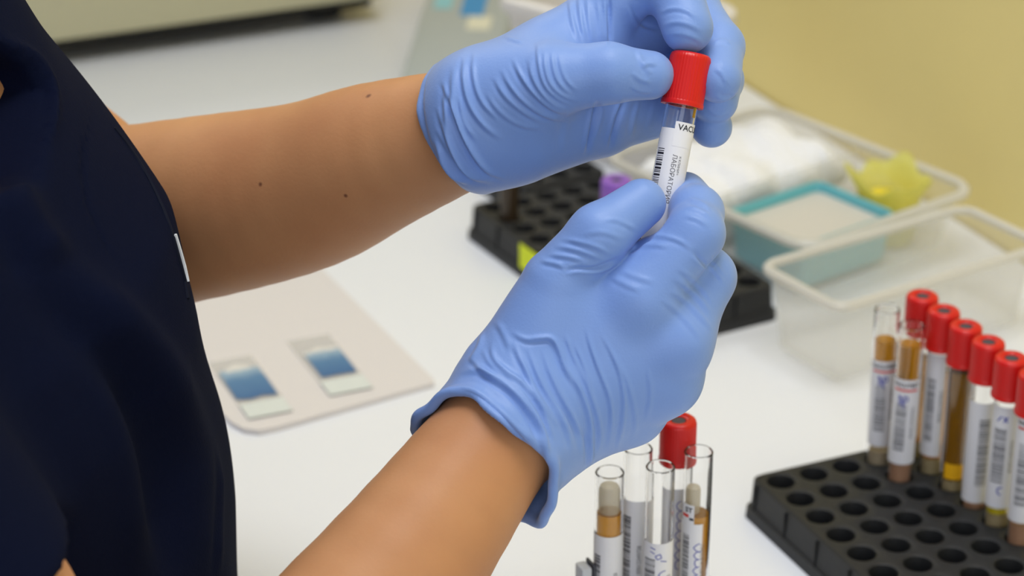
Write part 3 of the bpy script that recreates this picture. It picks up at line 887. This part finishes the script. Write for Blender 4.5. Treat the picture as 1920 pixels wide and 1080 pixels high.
tube(at_top(.4462, .8510, .1180), 'open empty-topped tube with number 00012349758 printed on its label', spin=0.05, capmat=None,
     fills=[('clot', 0, .010, 'clot')], lab=(-.0100, .0105, .012, .0760), extra=g_b, group=G5)
def g_c(t, lb):
    barcode('barcode', RT, -.0066, -.0012, .016, .056, 13, M['ink'], lb)
    text('printed_text', 'БАКТЕРИОЛОГИЯ', .0026, RT, .0052, .036, -1, M['grey_ink'], lb)
    st = handwriting(9, .0022, .050, .016, .0016, 5)
    st += [[(-.0035, .0620), (-.0012, .0612)], [(-.0035, .0600), (-.0015, .0590)], [(-.0012, .0578), (.0010, .0590), (.0016, .0570), (-.0002, .0562), (-.0012, .0578)], [(.0012, .0555), (.0040, .0548)]]
    scribble('handwriting', st, .00045, RT, M['blue_ink'], lb)
tube(at_top(.4480, .8330, .1175), 'open tube with blue handwriting across its barcode label, front of the stand', spin=0, capmat=None,
     fills=[('clot', 0, .012, 'clot')], lab=(-.0098, .0108, .006, .0640), extra=g_c, group=G5)
def g_d(t, lb):
    inner_cup(t, .0034, .0692, .0830, (0, -.0019))
    barcode('barcode', RT, -.0066, -.0030, .022, .060, 14, M['ink'], lb)
    text('printed_text', 'ЛАБОРАТОРИЯ', .0026, RT, .0030, .046, -1, M['grey_ink'], lb)
    scribble('handwriting', handwriting(7, .0008, .056, .028, .0016, 9), .00045, RT, M['blue_ink'], lb)
    bm = bmesh.new(); patch(bm, -.0075, -.0010, .0655, .0755, 0.00002, 0.00020, 10); bend(bm, RT); s = obj('sticker', bm, M['paper'], t)
    text('printed_text', 'ST', .0034, RT + .0001, -.0036, .0728, 0, M['ink'], s, bold=.0001)
    bm = bmesh.new(); patch(bm, -.0070, -.0036, .0690, .0706, .00021, .00026, 6); bend(bm, RT); obj('red_stripe', bm, M['red_ink'], s)
    bm = bmesh.new(); patch(bm, -.0032, -.0012, .0678, .0690, .00021, .00026, 6); bend(bm, RT); obj('black_stripe', bm, M['ink'], s)
tube(at_top(.4698, .8382, .1175), 'open tube of amber serum with an inner plug, rightmost in the grey stand', spin=0, capmat=None,
     fills=[('clot', 0, .016, 'clot'), ('dark_serum', .016, .069, 'serum')], lab=(-.0100, .0030, .014, .0660), extra=g_d, group=G5)
def g_e(t, lb):
    scribble('handwriting', handwriting(7, .0015, .066, .030, .0016, 21), .0004, RT, M['blue_ink'], lb)
    text('printed_text', 'ЛАБОРАТОРИЯ', .0024, RT, .0052, .046, 1, M['grey_ink'], lb)
tube(at_top(.4680, .8545, .1215), 'red-capped tube at the back of the grey stand, below the near glove', spin=0, capmat='red',
     fills=[('clot', 0, .016, 'clot'), ('serum', .016, .064, 'serum')], lab=(-.0068, .0094, .020, .0720), extra=g_e, group=G5)

# the small stand that carries them
st = empty('tube_stand', (.449, .844, TZ))
tag(st, 'small grey plastic stand holding the five loose tubes', 'tube stand')
spots5 = [(.4300, .8465), (.4462, .8510), (.4480, .8330), (.4698, .8382), (.4680, .8545)]
bm = bmesh.new(); loft(bm, [[(x, y, z) for x, y in rrect(-.034, .036, -.026, .024, .006)] for z in (0, .010)])
obj('base', bm, M['stand'], st)
def holed_plate(name, z0, z1):
    me = bpy.data.meshes.new('p'); b = bmesh.new(); loft(b, [[(x, y, z) for x, y in rrect(-.030, .032, -.022, .022, .005)] for z in (z0, z1)]); b.to_mesh(me); b.free()
    o = bpy.data.objects.new('p', me); COL.objects.link(o)
    cu = bmesh.new()
    for x, y in spots5:
        b2 = bmesh.new(); lathe(b2, [(.0070, z0 - .01), (.0070, z1 + .01)], 28, cap0=True, cap1=True)
        bmesh.ops.translate(b2, verts=b2.verts, vec=(x - .449, y - .844, 0)); merge(cu, b2)
    bmesh.ops.recalc_face_normals(cu, faces=cu.faces)
    m2 = bpy.data.meshes.new('c'); cu.to_mesh(m2); cu.free(); oc = bpy.data.objects.new('c', m2); COL.objects.link(oc)
    md = o.modifiers.new('b', 'BOOLEAN'); md.object = oc; md.operation = 'DIFFERENCE'; md.solver = 'EXACT'
    bpy.context.view_layer.update()
    res = bpy.data.meshes.new_from_object(o.evaluated_get(bpy.context.evaluated_depsgraph_get()))
    bpy.data.objects.remove(o); bpy.data.objects.remove(oc)
    return link(name, res, M['stand'], st, smooth=False)
holed_plate('upper_plate', .044, .047)
for x, y, zt_ in ((-.0305, .004, .066), (.0300, -.016, .045), (.0300, .016, .045)):
    bm = bmesh.new(); box(bm, x - .0025, x + .0025, y - .004, y + .004, .008, zt_, .0012); obj('post', bm, M['stand'], st)
bm = bmesh.new(); box(bm, -.0275, -.0262, .000, .008, .050, .067, .0004); obj('clip', bm, M['stand_dark'], st)

# ------------------------------------------------------------------ black racks
PT = .0195
def rack(name, cx0, cy0, nx, ny, h, label, rotz=0, m_r=.0117):
    t = empty(name, (cx0, cy0, TZ), rotz); tag(t, label, 'tube rack')
    W, D = (nx - 1) * PT / 2 + m_r, (ny - 1) * PT / 2 + m_r
    bm = bmesh.new(); rh = .0071; n = 20
    zt = h
    for i in range(nx):
        for j in range(ny):
            cx, cy = (i - (nx - 1) / 2) * PT, (j - (ny - 1) / 2) * PT
            xa = -W + .003 if i == 0 else cx - PT / 2; xb = W - .003 if i == nx - 1 else cx + PT / 2
            ya = -D + .003 if j == 0 else cy - PT / 2; yb = D - .003 if j == ny - 1 else cy + PT / 2
            def edge(k):
                a = 2 * math.pi * k / n; c, s = math.cos(a), math.sin(a)
                sc = min(((xb - cx) / c) if c > 1e-6 else ((xa - cx) / c) if c < -1e-6 else 1e9, ((yb - cy) / s) if s > 1e-6 else ((ya - cy) / s) if s < -1e-6 else 1e9)
                return (cx + c * sc, cy + s * sc, zt)
            L_ = []
            for (rr, zz) in ((None, zt), (rh + .0008, zt), (rh + .0002, zt - .0004), (rh, zt - .0012), (rh - .0003, zt - .0135), (rh - .004, zt - .0155)):
                L_.append([bm.verts.new(edge(k) if rr is None else (cx + rr * math.cos(2 * math.pi * k / n), cy + rr * math.sin(2 * math.pi * k / n), zz)) for k in range(n)])
            for a, b in zip(L_, L_[1:]):
                for k in range(n): bm.faces.new((a[k], a[(k + 1) % n], b[(k + 1) % n], b[k]))
            bm.faces.new(L_[-1])
            # square the corner of the tile
            for sx in (0, 1):
                for sy in (0, 1):
                    corner = Vector((xb if sx else xa, yb if sy else ya, zt))
                    ks = sorted(range(n), key=lambda k: (L_[0][k].co - corner).length)[:2]
                    k1, k2 = ks
                    if (k1 + 1) % n != k2: k1, k2 = k2, k1
                    if (k1 + 1) % n == k2 and (L_[0][k1].co - corner).length > 1e-6 and (L_[0][k2].co - corner).length > 1e-6:
                        bm.faces.new((L_[0][k1], bm.verts.new(corner), L_[0][k2]))
    bmesh.ops.remove_doubles(bm, verts=bm.verts, dist=1e-5)
    obj('hole_plate', bm, M['black'], t, auto=R(40))
    bm = bmesh.new()
    def ring(s, z): return [(x, y, z) for x, y in rrect(-W - s, W + s, -D - s, D + s, .006)]
    inner = [[(x, y, z) for x, y in rrect(-W + .003, W - .003, -D + .003, D - .003, .0035)] for z in (zt, zt - .004)]
    loft(bm, [inner[0], ring(-.0012, zt), ring(0, zt - .0010), ring(.0008, .0065), ring(.0022, .0060), ring(.0026, 0), ring(-.001, 0), ring(-.0025, zt - .004), inner[1]], closed=True)
    obj('side_wall', bm, M['black'], t, auto=R(30))
    yy = -D + .010
    while yy < D - .004:
        for s in (-1, 1):
            bm = bmesh.new(); box(bm, s * (W + .0006) - .0006, s * (W + .0006) + .0006, yy - .0004, yy + .0004, .006, zt - .002); obj('seam', bm, M['blackin'], t, smooth=False)
        yy += PT * 1.55
    xx = -W + .012
    while xx < W - .004:
        for s in (-1, 1):
            bm = bmesh.new(); box(bm, xx - .0004, xx + .0004, s * (D + .0006) - .0006, s * (D + .0006) + .0006, .006, zt - .002); obj('seam', bm, M['blackin'], t, smooth=False)
        xx += PT * 1.55
    return t
A0x, A0y = .5779, .9443
rack('tube_rack', A0x + 2 * PT, A0y - 4.5 * PT, 5, 10, .023, 'black perforated rack carrying the red-capped tubes, at the lower right')
RC, RA = (.6373, 1.2505), R(5)
def in_rack(u, v): return RC[0] + u * math.cos(RA) - v * math.sin(RA), RC[1] + u * math.sin(RA) + v * math.cos(RA)
rk = rack('tube_rack', RC[0], RC[1], 5, 10, .023, 'black perforated rack with a neon yellow sticker, behind the gloved hands', RA)
cx3, cy3 = in_rack(.026, .1365)
rack('tube_rack', cx3, cy3, 3, 3, .023, 'short black perforated rack directly behind the neon-stickered rack', RA)
xs = -((5 - 1) * PT / 2 + .0117) - .0014
bm = bmesh.new(); box(bm, xs - .0005, xs + .0001, -.003, .031, .0030, .0222, .0001)
s_ = obj('sticker', bm, M['neon'], rk, smooth=False)

# tubes in the front rack
def hole(j, i): return A0x + j * PT, A0y - i * PT
ztop = .1135
def lab_std(z0, z1, seed, red=False, pen=None, u0=-.0095, u1=.0105, bu=(-.0045, .0012), bz=None, word=True):
    def f(t, lb):
        b0, b1 = bz or (z0 + .008, z1 - .014)
        barcode('barcode', RT, bu[0], bu[1], b0, b1, seed, M['grey_ink'], lb)
        if word: text('printed_text', 'ЛАБОРАТОРИЯ', .0024, RT, bu[1] + .0030, (z0 + z1) / 2, -1, M['grey_ink'], lb)
        if red:
            text('printed_text', 'VACUTEST', .0028, RT, 0.0, z1 - .0030, 0, M['ink'], lb, bold=.0001)
            bm = bmesh.new(); patch(bm, -.0062, .0062, z1 - .0064, z1 - .0052, .00016, .00022, 12); bend(bm, RT); obj('red_stripe', bm, M['red_ink'], lb)
        if pen: scribble('handwriting', pen, .0007, RT, M['blue_ink'], lb)
    return f
def P1(u, z):      # blue initials
    return [[(u - .0022, z + .002), (u - .0016, z + .0032), (u - .0016, z - .0024)], [(u - .0016, z + .0030), (u - .0004, z + .0010), (u - .0004, z - .0020)],
            [(u + .0006, z - .0036), (u + .0006, z + .0030), (u + .0024, z + .0026), (u + .0026, z + .0008), (u + .0006, z - .0002)]]
GR = 'tubes in the front black rack'
xo, yo = hole(3, 0)
tube((xo, yo, TZ + .0095), 'uncapped tube in the front rack standing in its farthest row', capmat=None, spin=.1, lean=(0, R(-.7)),
     fills=[('pale_gel', 0, .020, 'cork'), ('serum', .060, .083, 'serum')], lab=(-.0085, .0115, .024, .073), extra=lab_std(.024, .073, 31, True, P1(-.001, .0615)), group=GR)
xo, yo = hole(3, 1)
tube((xo, yo, TZ + .0085), 'uncapped tube with blue initials, one row nearer than its uncapped twin', capmat=None, spin=-.05, lean=(0, R(.6)),
     fills=[('gel', 0, .023, 'gel'), ('serum', .0232, .090, 'serum')], lab=(-.0090, .0100, .024, .072), extra=lab_std(.024, .072, 32, True, P1(-.0012, .0600)), group=GR)
caps_in = [
    (0, 'farthest red-capped tube in the front rack, its label hidden', [('gel', 0, .022, 'pale_gel'), ('serum', .0222, .070, 'serum')], (-.0110, .0020, .026, .078), lab_std(.026, .078, 41), .1),
    (1, 'second red-capped tube from the far end of the front rack', [('gel', 0, .022, 'pale_gel'), ('serum', .0222, .072, 'serum')], (-.0120, .0028, .024, .082), lab_std(.024, .082, 42, bu=(-.0062, -.0018)), .1),
    (2, 'red-capped tube full of dark amber serum with an orange sticker', [('gel', 0, .019, 'pale_gel'), ('dark_serum', .0192, .080, 'dark_serum')], (-.0170, -.0078, .022, .080), None, 0),
    (3, 'red-capped tube with a plain barcode label, just right of the dark amber one', [('gel', 0, .016, 'gel')], (-.0130, .0085, .017, .073), lab_std(.017, .073, 44, bu=(-.0010, .0045), bz=(.026, .064)), .05),
    (4, 'red-capped tube with a lemon yellow band and blue handwriting', [('gel', 0, .020, 'pale_gel'), ('lemon_gel', .0202, .030, 'lemon')], (-.0090, .0100, .024, .080),
        lab_std(.026, .080, 45, pen=[[(-.004, .072), (-.002, .075)], [(-.001, .072), (.001, .075)], [(-.001, .075), (.001, .072)]] + handwriting(1, 0, .036, .032, .002, 4), bu=(-.0052, .0010), bz=(.038, .068)), 0),
    (5, 'nearest red-capped tube in the front rack, cut by the picture edge', [('gel', 0, .024, 'gel')], (-.0100, .0100, .026, .083), lab_std(.026, .083, 46, True), 0),
]
for i, label, fl, lb, ex, sp in caps_in:
    xo, yo = hole(4, i)
    def ex2(t, l, ex=ex, i=i):
        if ex: ex(t, l)
        if i == 2:
            bm = bmesh.new(); patch(bm, -.0050, .0046, .0205, .0290, .0001, .0003, 12); bend(bm, RT); obj('orange_sticker', bm, M['yellow_mark'], t)
    tube((xo, yo, TZ + ztop - .1047), label, spin=sp, fills=fl, lab=lb, extra=ex2, group=GR)

# the purple-capped tube in the rear rack and the brown one at its corner
def small(loc, m, label, L_=.066, rr=.0095):
    t = empty('test_tube', loc); tag(t, label, 'test tube'); glass_tube(t, L_)
    cap(t, L_, M[m], r=rr, h=.024, over=.018)
    fill('clot', t, 0, .045, M['clot'])
small((*in_rack(-PT, -1.5 * PT), TZ + .0085), 'purple', 'purple-capped tube standing in the neon-stickered rack')
t = empty('brown_vial', (*in_rack(-2 * PT, 3.5 * PT), TZ + .009)); tag(t, 'dark brown narrow vial at the far left of the neon-stickered rack', 'vial')
bm = bmesh.new(); lathe(bm, [(0, 0), (.0045, .0005), (.0060, .004), (.0060, .050), (.0056, .052)], 24, cap1=True); obj('vial_body', bm, M['amber'], t)

# ------------------------------------------------------------------ board with the stained slides
bd = empty('staining_board', (0, 0, TZ)); tag(bd, 'flat pale board with rounded corner lying on the bench under the slides', 'board')
bm = bmesh.new()
pts = [(x, y) for x, y in rrect(.352, .4735, 1.143, 1.375, .004)]
outline = [(.4695, 1.375), (.352, 1.375), (.352, 1.172), (.3535, 1.158), (.357, 1.148), (.364, 1.1425), (.374, 1.1425), (.474, 1.1565), (.4755, 1.160)]
loft(bm, [[(x, y, 0) for x, y in outline], [(x, y, .0030) for x, y in outline]])
obj('board_sheet', bm, M['board'], bd, auto=R(30))
def stain_material(seed):
    m = mat('blue_smear', srgb(60, 112, 160), rough=0.4)
    nt = m.node_tree; b = nt.nodes['Principled BSDF']
    tc = nt.nodes.new('ShaderNodeTexCoord'); sp = nt.nodes.new('ShaderNodeSeparateXYZ')
    nt.links.new(tc.outputs['Generated'], sp.inputs[0])
    n = nt.nodes.new('ShaderNodeTexNoise'); n.inputs['Scale'].default_value = 3 + seed; nt.links.new(tc.outputs['Generated'], n.inputs['Vector'])
    ad = nt.nodes.new('ShaderNodeMath'); ad.operation = 'MULTIPLY_ADD'; ad.inputs[1].default_value = 0.25; nt.links.new(n.outputs['Fac'], ad.inputs[0]); nt.links.new(sp.outputs['Y'], ad.inputs[2])
    r = nt.nodes.new('ShaderNodeValToRGB'); e = r.color_ramp.elements
    e[0].position = 0.0; e[0].color = srgb(44, 94, 150); e[1].position = 1.12; e[1].color = srgb(218, 216, 214)
    x = r.color_ramp.elements.new(0.66); x.color = srgb(78, 124, 168)
    x = r.color_ramp.elements.new(0.92); x.color = srgb(150, 176, 198)
    nt.links.new(ad.outputs[0], r.inputs[0]); nt.links.new(r.outputs[0], b.inputs['Base Color'])
    return m
M['frost'] = mat('frosted_glass_end', srgb(212, 218, 216), rough=0.6)
M['slide'] = film('slide_glass', srgb(226, 226, 224), 0.72, 0.1)
for k, (x0, y0, lbl) in enumerate(((.3625, 1.156, 'glass slide with a blue smear nearest the navy scrubs'), (.4135, 1.164, 'glass slide with a blue smear farther right on the board'))):
    s = empty('microscope_slide', (x0, y0, TZ + .0031), R(-1)); tag(s, lbl, 'microscope slide', 'stained slides on the pale board')
    bm = bmesh.new(); box(bm, 0, .026, 0, .076, 0, .001, .0001); obj('glass', bm, M['slide'], s, smooth=False)
    bm = bmesh.new(); box(bm, .0002, .0258, .0, .018, .00102, .00112); obj('frosted_end', bm, M['frost'], s, smooth=False)
    bm = bmesh.new()
    sm = [(.0012, .0250), (.009, .0225), (.016, .0245), (.0245, .0220), (.0250, .045), (.0245, .060), (.013, .068), (.0015, .060)] if k == 0 else \
         [(.0035, .0230), (.013, .0232), (.0245, .0225), (.0248, .045), (.0245, .058), (.013, .061), (.0035, .056)]
    loft(bm, [[(x, y, .00102) for x, y in sm], [(x, y, .00114) for x, y in sm]]); obj('blue_smear', bm, stain_material(k), s, smooth=False)

# ------------------------------------------------------------------ clear boxes
def tub(name, loc, rotz, w, d, h, taper, wall, rimw, m, mrim, rad, parent_tag, rim_h=.004):
    t = empty(name, loc, rotz); tag(t, *parent_tag)
    def lp(s, z, r): return [(x, y, z) for x, y in rrect(-w / 2 - s, w / 2 + s, -d / 2 - s, d / 2 + s, max(r, .002), 8)]
    bm = bmesh.new()
    loft(bm, [lp(-taper - .004, 0, rad * .6), lp(-taper, .004, rad * .8), lp(0, h, rad), lp(-wall, h, rad - wall), lp(-taper - wall, .005, rad * .7), lp(-taper - .006, wall, rad * .5)])
    obj('box_body', bm, m, t)
    bm = bmesh.new()
    loft(bm, [lp(0, h - rim_h, rad), lp(rimw, h - rim_h, rad + rimw), lp(rimw + .0004, h - .001, rad + rimw), lp(rimw - .001, h + .0008, rad + rimw), lp(0, h + .0008, rad), lp(-wall, h, rad - wall)], closed=True)
    obj('rim', bm, mrim, t)
    return t
# large box with the wadding
tb = tub('storage_box', (.7645, 1.262, TZ + .001), R(14), .146, .186, .045, .010, .0014, .0045, M['clear'], M['rim'], .016,
         ('large clear plastic box holding white wadding and coloured cups', 'plastic box'))
bm = bmesh.new(); box(bm, -.066, .066, -.0010, .0002, .004, .0435); obj('divider', bm, M['clear'], tb, smooth=False)
# small box in front of it
tb2 = tub('storage_box', (.7495, 1.1000, TZ + .001), R(9), .156, .067, .055, .006, .0013, .0035, M['clear'], M['rim'], .008,
          ('empty clear plastic box in front of the large one, behind the tubes', 'plastic box'))
bm = bmesh.new()
loft(bm, [[(x, -.0350 - .002 * q, z) for x, z in [(-.016 + .011 * math.cos(a), .030 + .0085 * math.sin(a)) for a in [R(360 * k / 24) for k in range(24)]]] for q in (0, 1)], False, False)
loft(bm, [[(x, -.0350, z) for x, z in [(-.016 + rr * math.cos(a), .030 + rr * .8 * math.sin(a)) for a in [R(360 * k / 24) for k in range(24)]]] for rr in (.011, .0092)], False, False)
obj('grip', bm, M['rim'], tb2)

def wadding():
    def fn(p):
        d = None; rnd = random.Random(8)
        for k in range(120):
            x, y = rnd.uniform(-.055, .055), rnd.uniform(.010, .080)
            c = Vector((x, y, rnd.uniform(.014, .038)))
            s = ell(p, c, (rnd.uniform(.007, .015), rnd.uniform(.007, .015), rnd.uniform(.007, .011)))
            d = s if d is None else smin(d, s, .011)
        d = d + .0009 * np.sin(p[:, 0] * 700 + 3 * np.sin(p[:, 1] * 300)) * np.sin(p[:, 1] * 620)
        d = smax(d, np.maximum(np.abs(p[:, 0]) - .0595, np.maximum(.0015 - (p[:, 1]), p[:, 1] - .0815)), .004)
        return smax(d, .0045 - p[:, 2], .003)
    V, F = polygonise(fn, (-.068, -.004, -.002), (.068, .095, .056), .0018)
    return np_mesh('cotton_wadding', smooth(V, F, 1), F)
o = link('cotton_wadding', wadding(), M['cotton']); o.location = (.7645, 1.262, TZ); o.rotation_euler = (0, 0, R(14))
tag(o, 'white crumpled wadding filling the far half of the large clear box', 'wadding', kind='stuff')

def in_box(x, y, z=0.0):
    c, s = math.cos(R(14)), math.sin(R(14)); return (.7645 + x * c - y * s, 1.262 + x * s + y * c, TZ + z)
cy = tub('cyan_box', in_box(-.0195, -.0430, .0025), R(14), .080, .068, .034, .003, .0010, .0006, M['cyan'], M['cyan'], .006,
         ('cyan plastic box with pale cover inside the near half of the large box', 'plastic box'), rim_h=.002)
bm = bmesh.new(); loft(bm, [[(x, y, z) for x, y in rrect(-.0375, .0375, -.0315, .0315, .005)] for z in (.0270, .0285)]); obj('cover', bm, M['lid'], cy)
def pouch():
    t = empty('yellow_pouch', in_box(.0450, -.0480, .0025), R(20)); tag(t, 'yellow translucent cup with ragged flared edge inside the large clear box', 'cup')
    rnd = random.Random(3); n = 48
    prof = [(.006, 0), (.014, .0008), (.0165, .010), (.0175, .028), (.0185, .034)]
    bm = bmesh.new(); rings = []
    for r_, z in prof: rings.append([(r_ * math.cos(2 * math.pi * k / n), r_ * 1.15 * math.sin(2 * math.pi * k / n), z) for k in range(n)])
    fl = [1 + .35 * math.sin(3 * 2 * math.pi * k / n + .6) + .25 * math.sin(7 * 2 * math.pi * k / n) for k in range(n)]
    for q in (.5, 1.0):
        rings.append([((.0185 + .0055 * q * max(.1, fl[k])) * math.cos(2 * math.pi * k / n), (.0185 + .0060 * q * max(.1, fl[k])) * 1.15 * math.sin(2 * math.pi * k / n), .034 + .011 * q * max(0, fl[k])) for k in range(n)])
    loft(bm, rings, True, False)
    o_ = obj('cup_wall', bm, M['yellow'], t)
    md = o_.modifiers.new('thick', 'SOLIDIFY'); md.thickness = .0007
    bm = bmesh.new(); rr = [[((r_) * math.cos(2 * math.pi * k / n), r_ * 1.12 * math.sin(2 * math.pi * k / n), z + .0008 * math.sin(k * 1.7)) for k in range(n)] for r_, z in ((.0165, .028), (.010, .0305), (.003, .032))]
    loft(bm, rr, False, True); obj('yellow_filling', bm, M['lemon'], t)
pouch()

# ------------------------------------------------------------------ things at the back of the bench
mc = empty('bench_machine', (.28, 1.768, TZ)); tag(mc, 'beige machine housing on a dark base at the back of the bench', 'machine')
bm = bmesh.new(); box(bm, .010, .41, 0, .45, .022, .30, .008); obj('housing', bm, M['beige'], mc)
bm = bmesh.new(); box(bm, .020, .40, .012, .44, .013, .024, .002); obj('base_plate', bm, M['rubberfoot'], mc)
for x, y in ((.04, .05), (.37, .05), (.04, .41), (.37, .41)):
    bm = bmesh.new(); lathe(bm, [(.016, 0), (.014, .011)], 20, cap0=True, cap1=True); bmesh.ops.translate(bm, verts=bm.verts, vec=(x, y, 0)); obj('foot', bm, M['rubberfoot'], mc)

dv = empty('desk_instrument', (.6440, 1.610, TZ), R(-31)); tag(dv, 'grey wedge-shaped instrument with a blue sticker left of the white basket', 'instrument')
bm = bmesh.new()
side = [(-.02, 0), (.235, 0), (.235, .052), (.215, .054), (-.012, .020), (-.02, .014)]
loft(bm, [[(x, y, z) for y, z in side] for x in (-.004, .066)]); bmesh.ops.bevel(bm, geom=bm.edges[:], offset=.002, segments=2, affect='EDGES')
obj('casing', bm, M['grey_device'], dv)
bm = bmesh.new(); box(bm, .0655, .0675, -.01, .225, .001, .018, .0005); obj('dark_edge', bm, M['dark_trim'], dv)
def slope(y): return .020 + (y + .012) * (.034 / .227)
for nm, x0, x1, y0, y1, m in (('aqua_stripe', .004, .018, .095, .150, 'aqua'), ('blue_stripe', .026, .044, .085, .130, 'sky_blue'), ('cream_stripe', .034, .052, .062, .084, 'cream')):
    bm = bmesh.new(); q = [(x0, y0), (x1, y0), (x1, y1), (x0, y1)]
    loft(bm, [[(x, y, slope(y) + e) for x, y in q] for e in (.0001, .0006)]); obj(nm, bm, M[m], dv, smooth=False)

bk = empty('plastic_basket', (.7339, 1.4465, TZ), R(27)); tag(bk, 'white plastic basket with a rolled rim against the yellow wall', 'basket')
def lpb(s, z, r): return [(x, y, z) for x, y in rrect(-.045 - s, .045 + s, -.0775 - s, .0775 + s, r, 8)]
bm = bmesh.new(); loft(bm, [lpb(-.017, 0, .010), lpb(-.015, .004, .012), lpb(-.004, .106, .016), lpb(-.0058, .106, .014), lpb(-.017, .006, .010)]); obj('basket_body', bm, M['basket'], bk)
bm = bmesh.new(); loft(bm, [lpb(-.006, .103, .014), lpb(-.001, .098, .019), lpb(.0008, .102, .020), lpb(0, .108, .020), lpb(-.004, .110, .017), lpb(-.008, .108, .013)], closed=True); obj('rim', bm, M['basket'], bk)
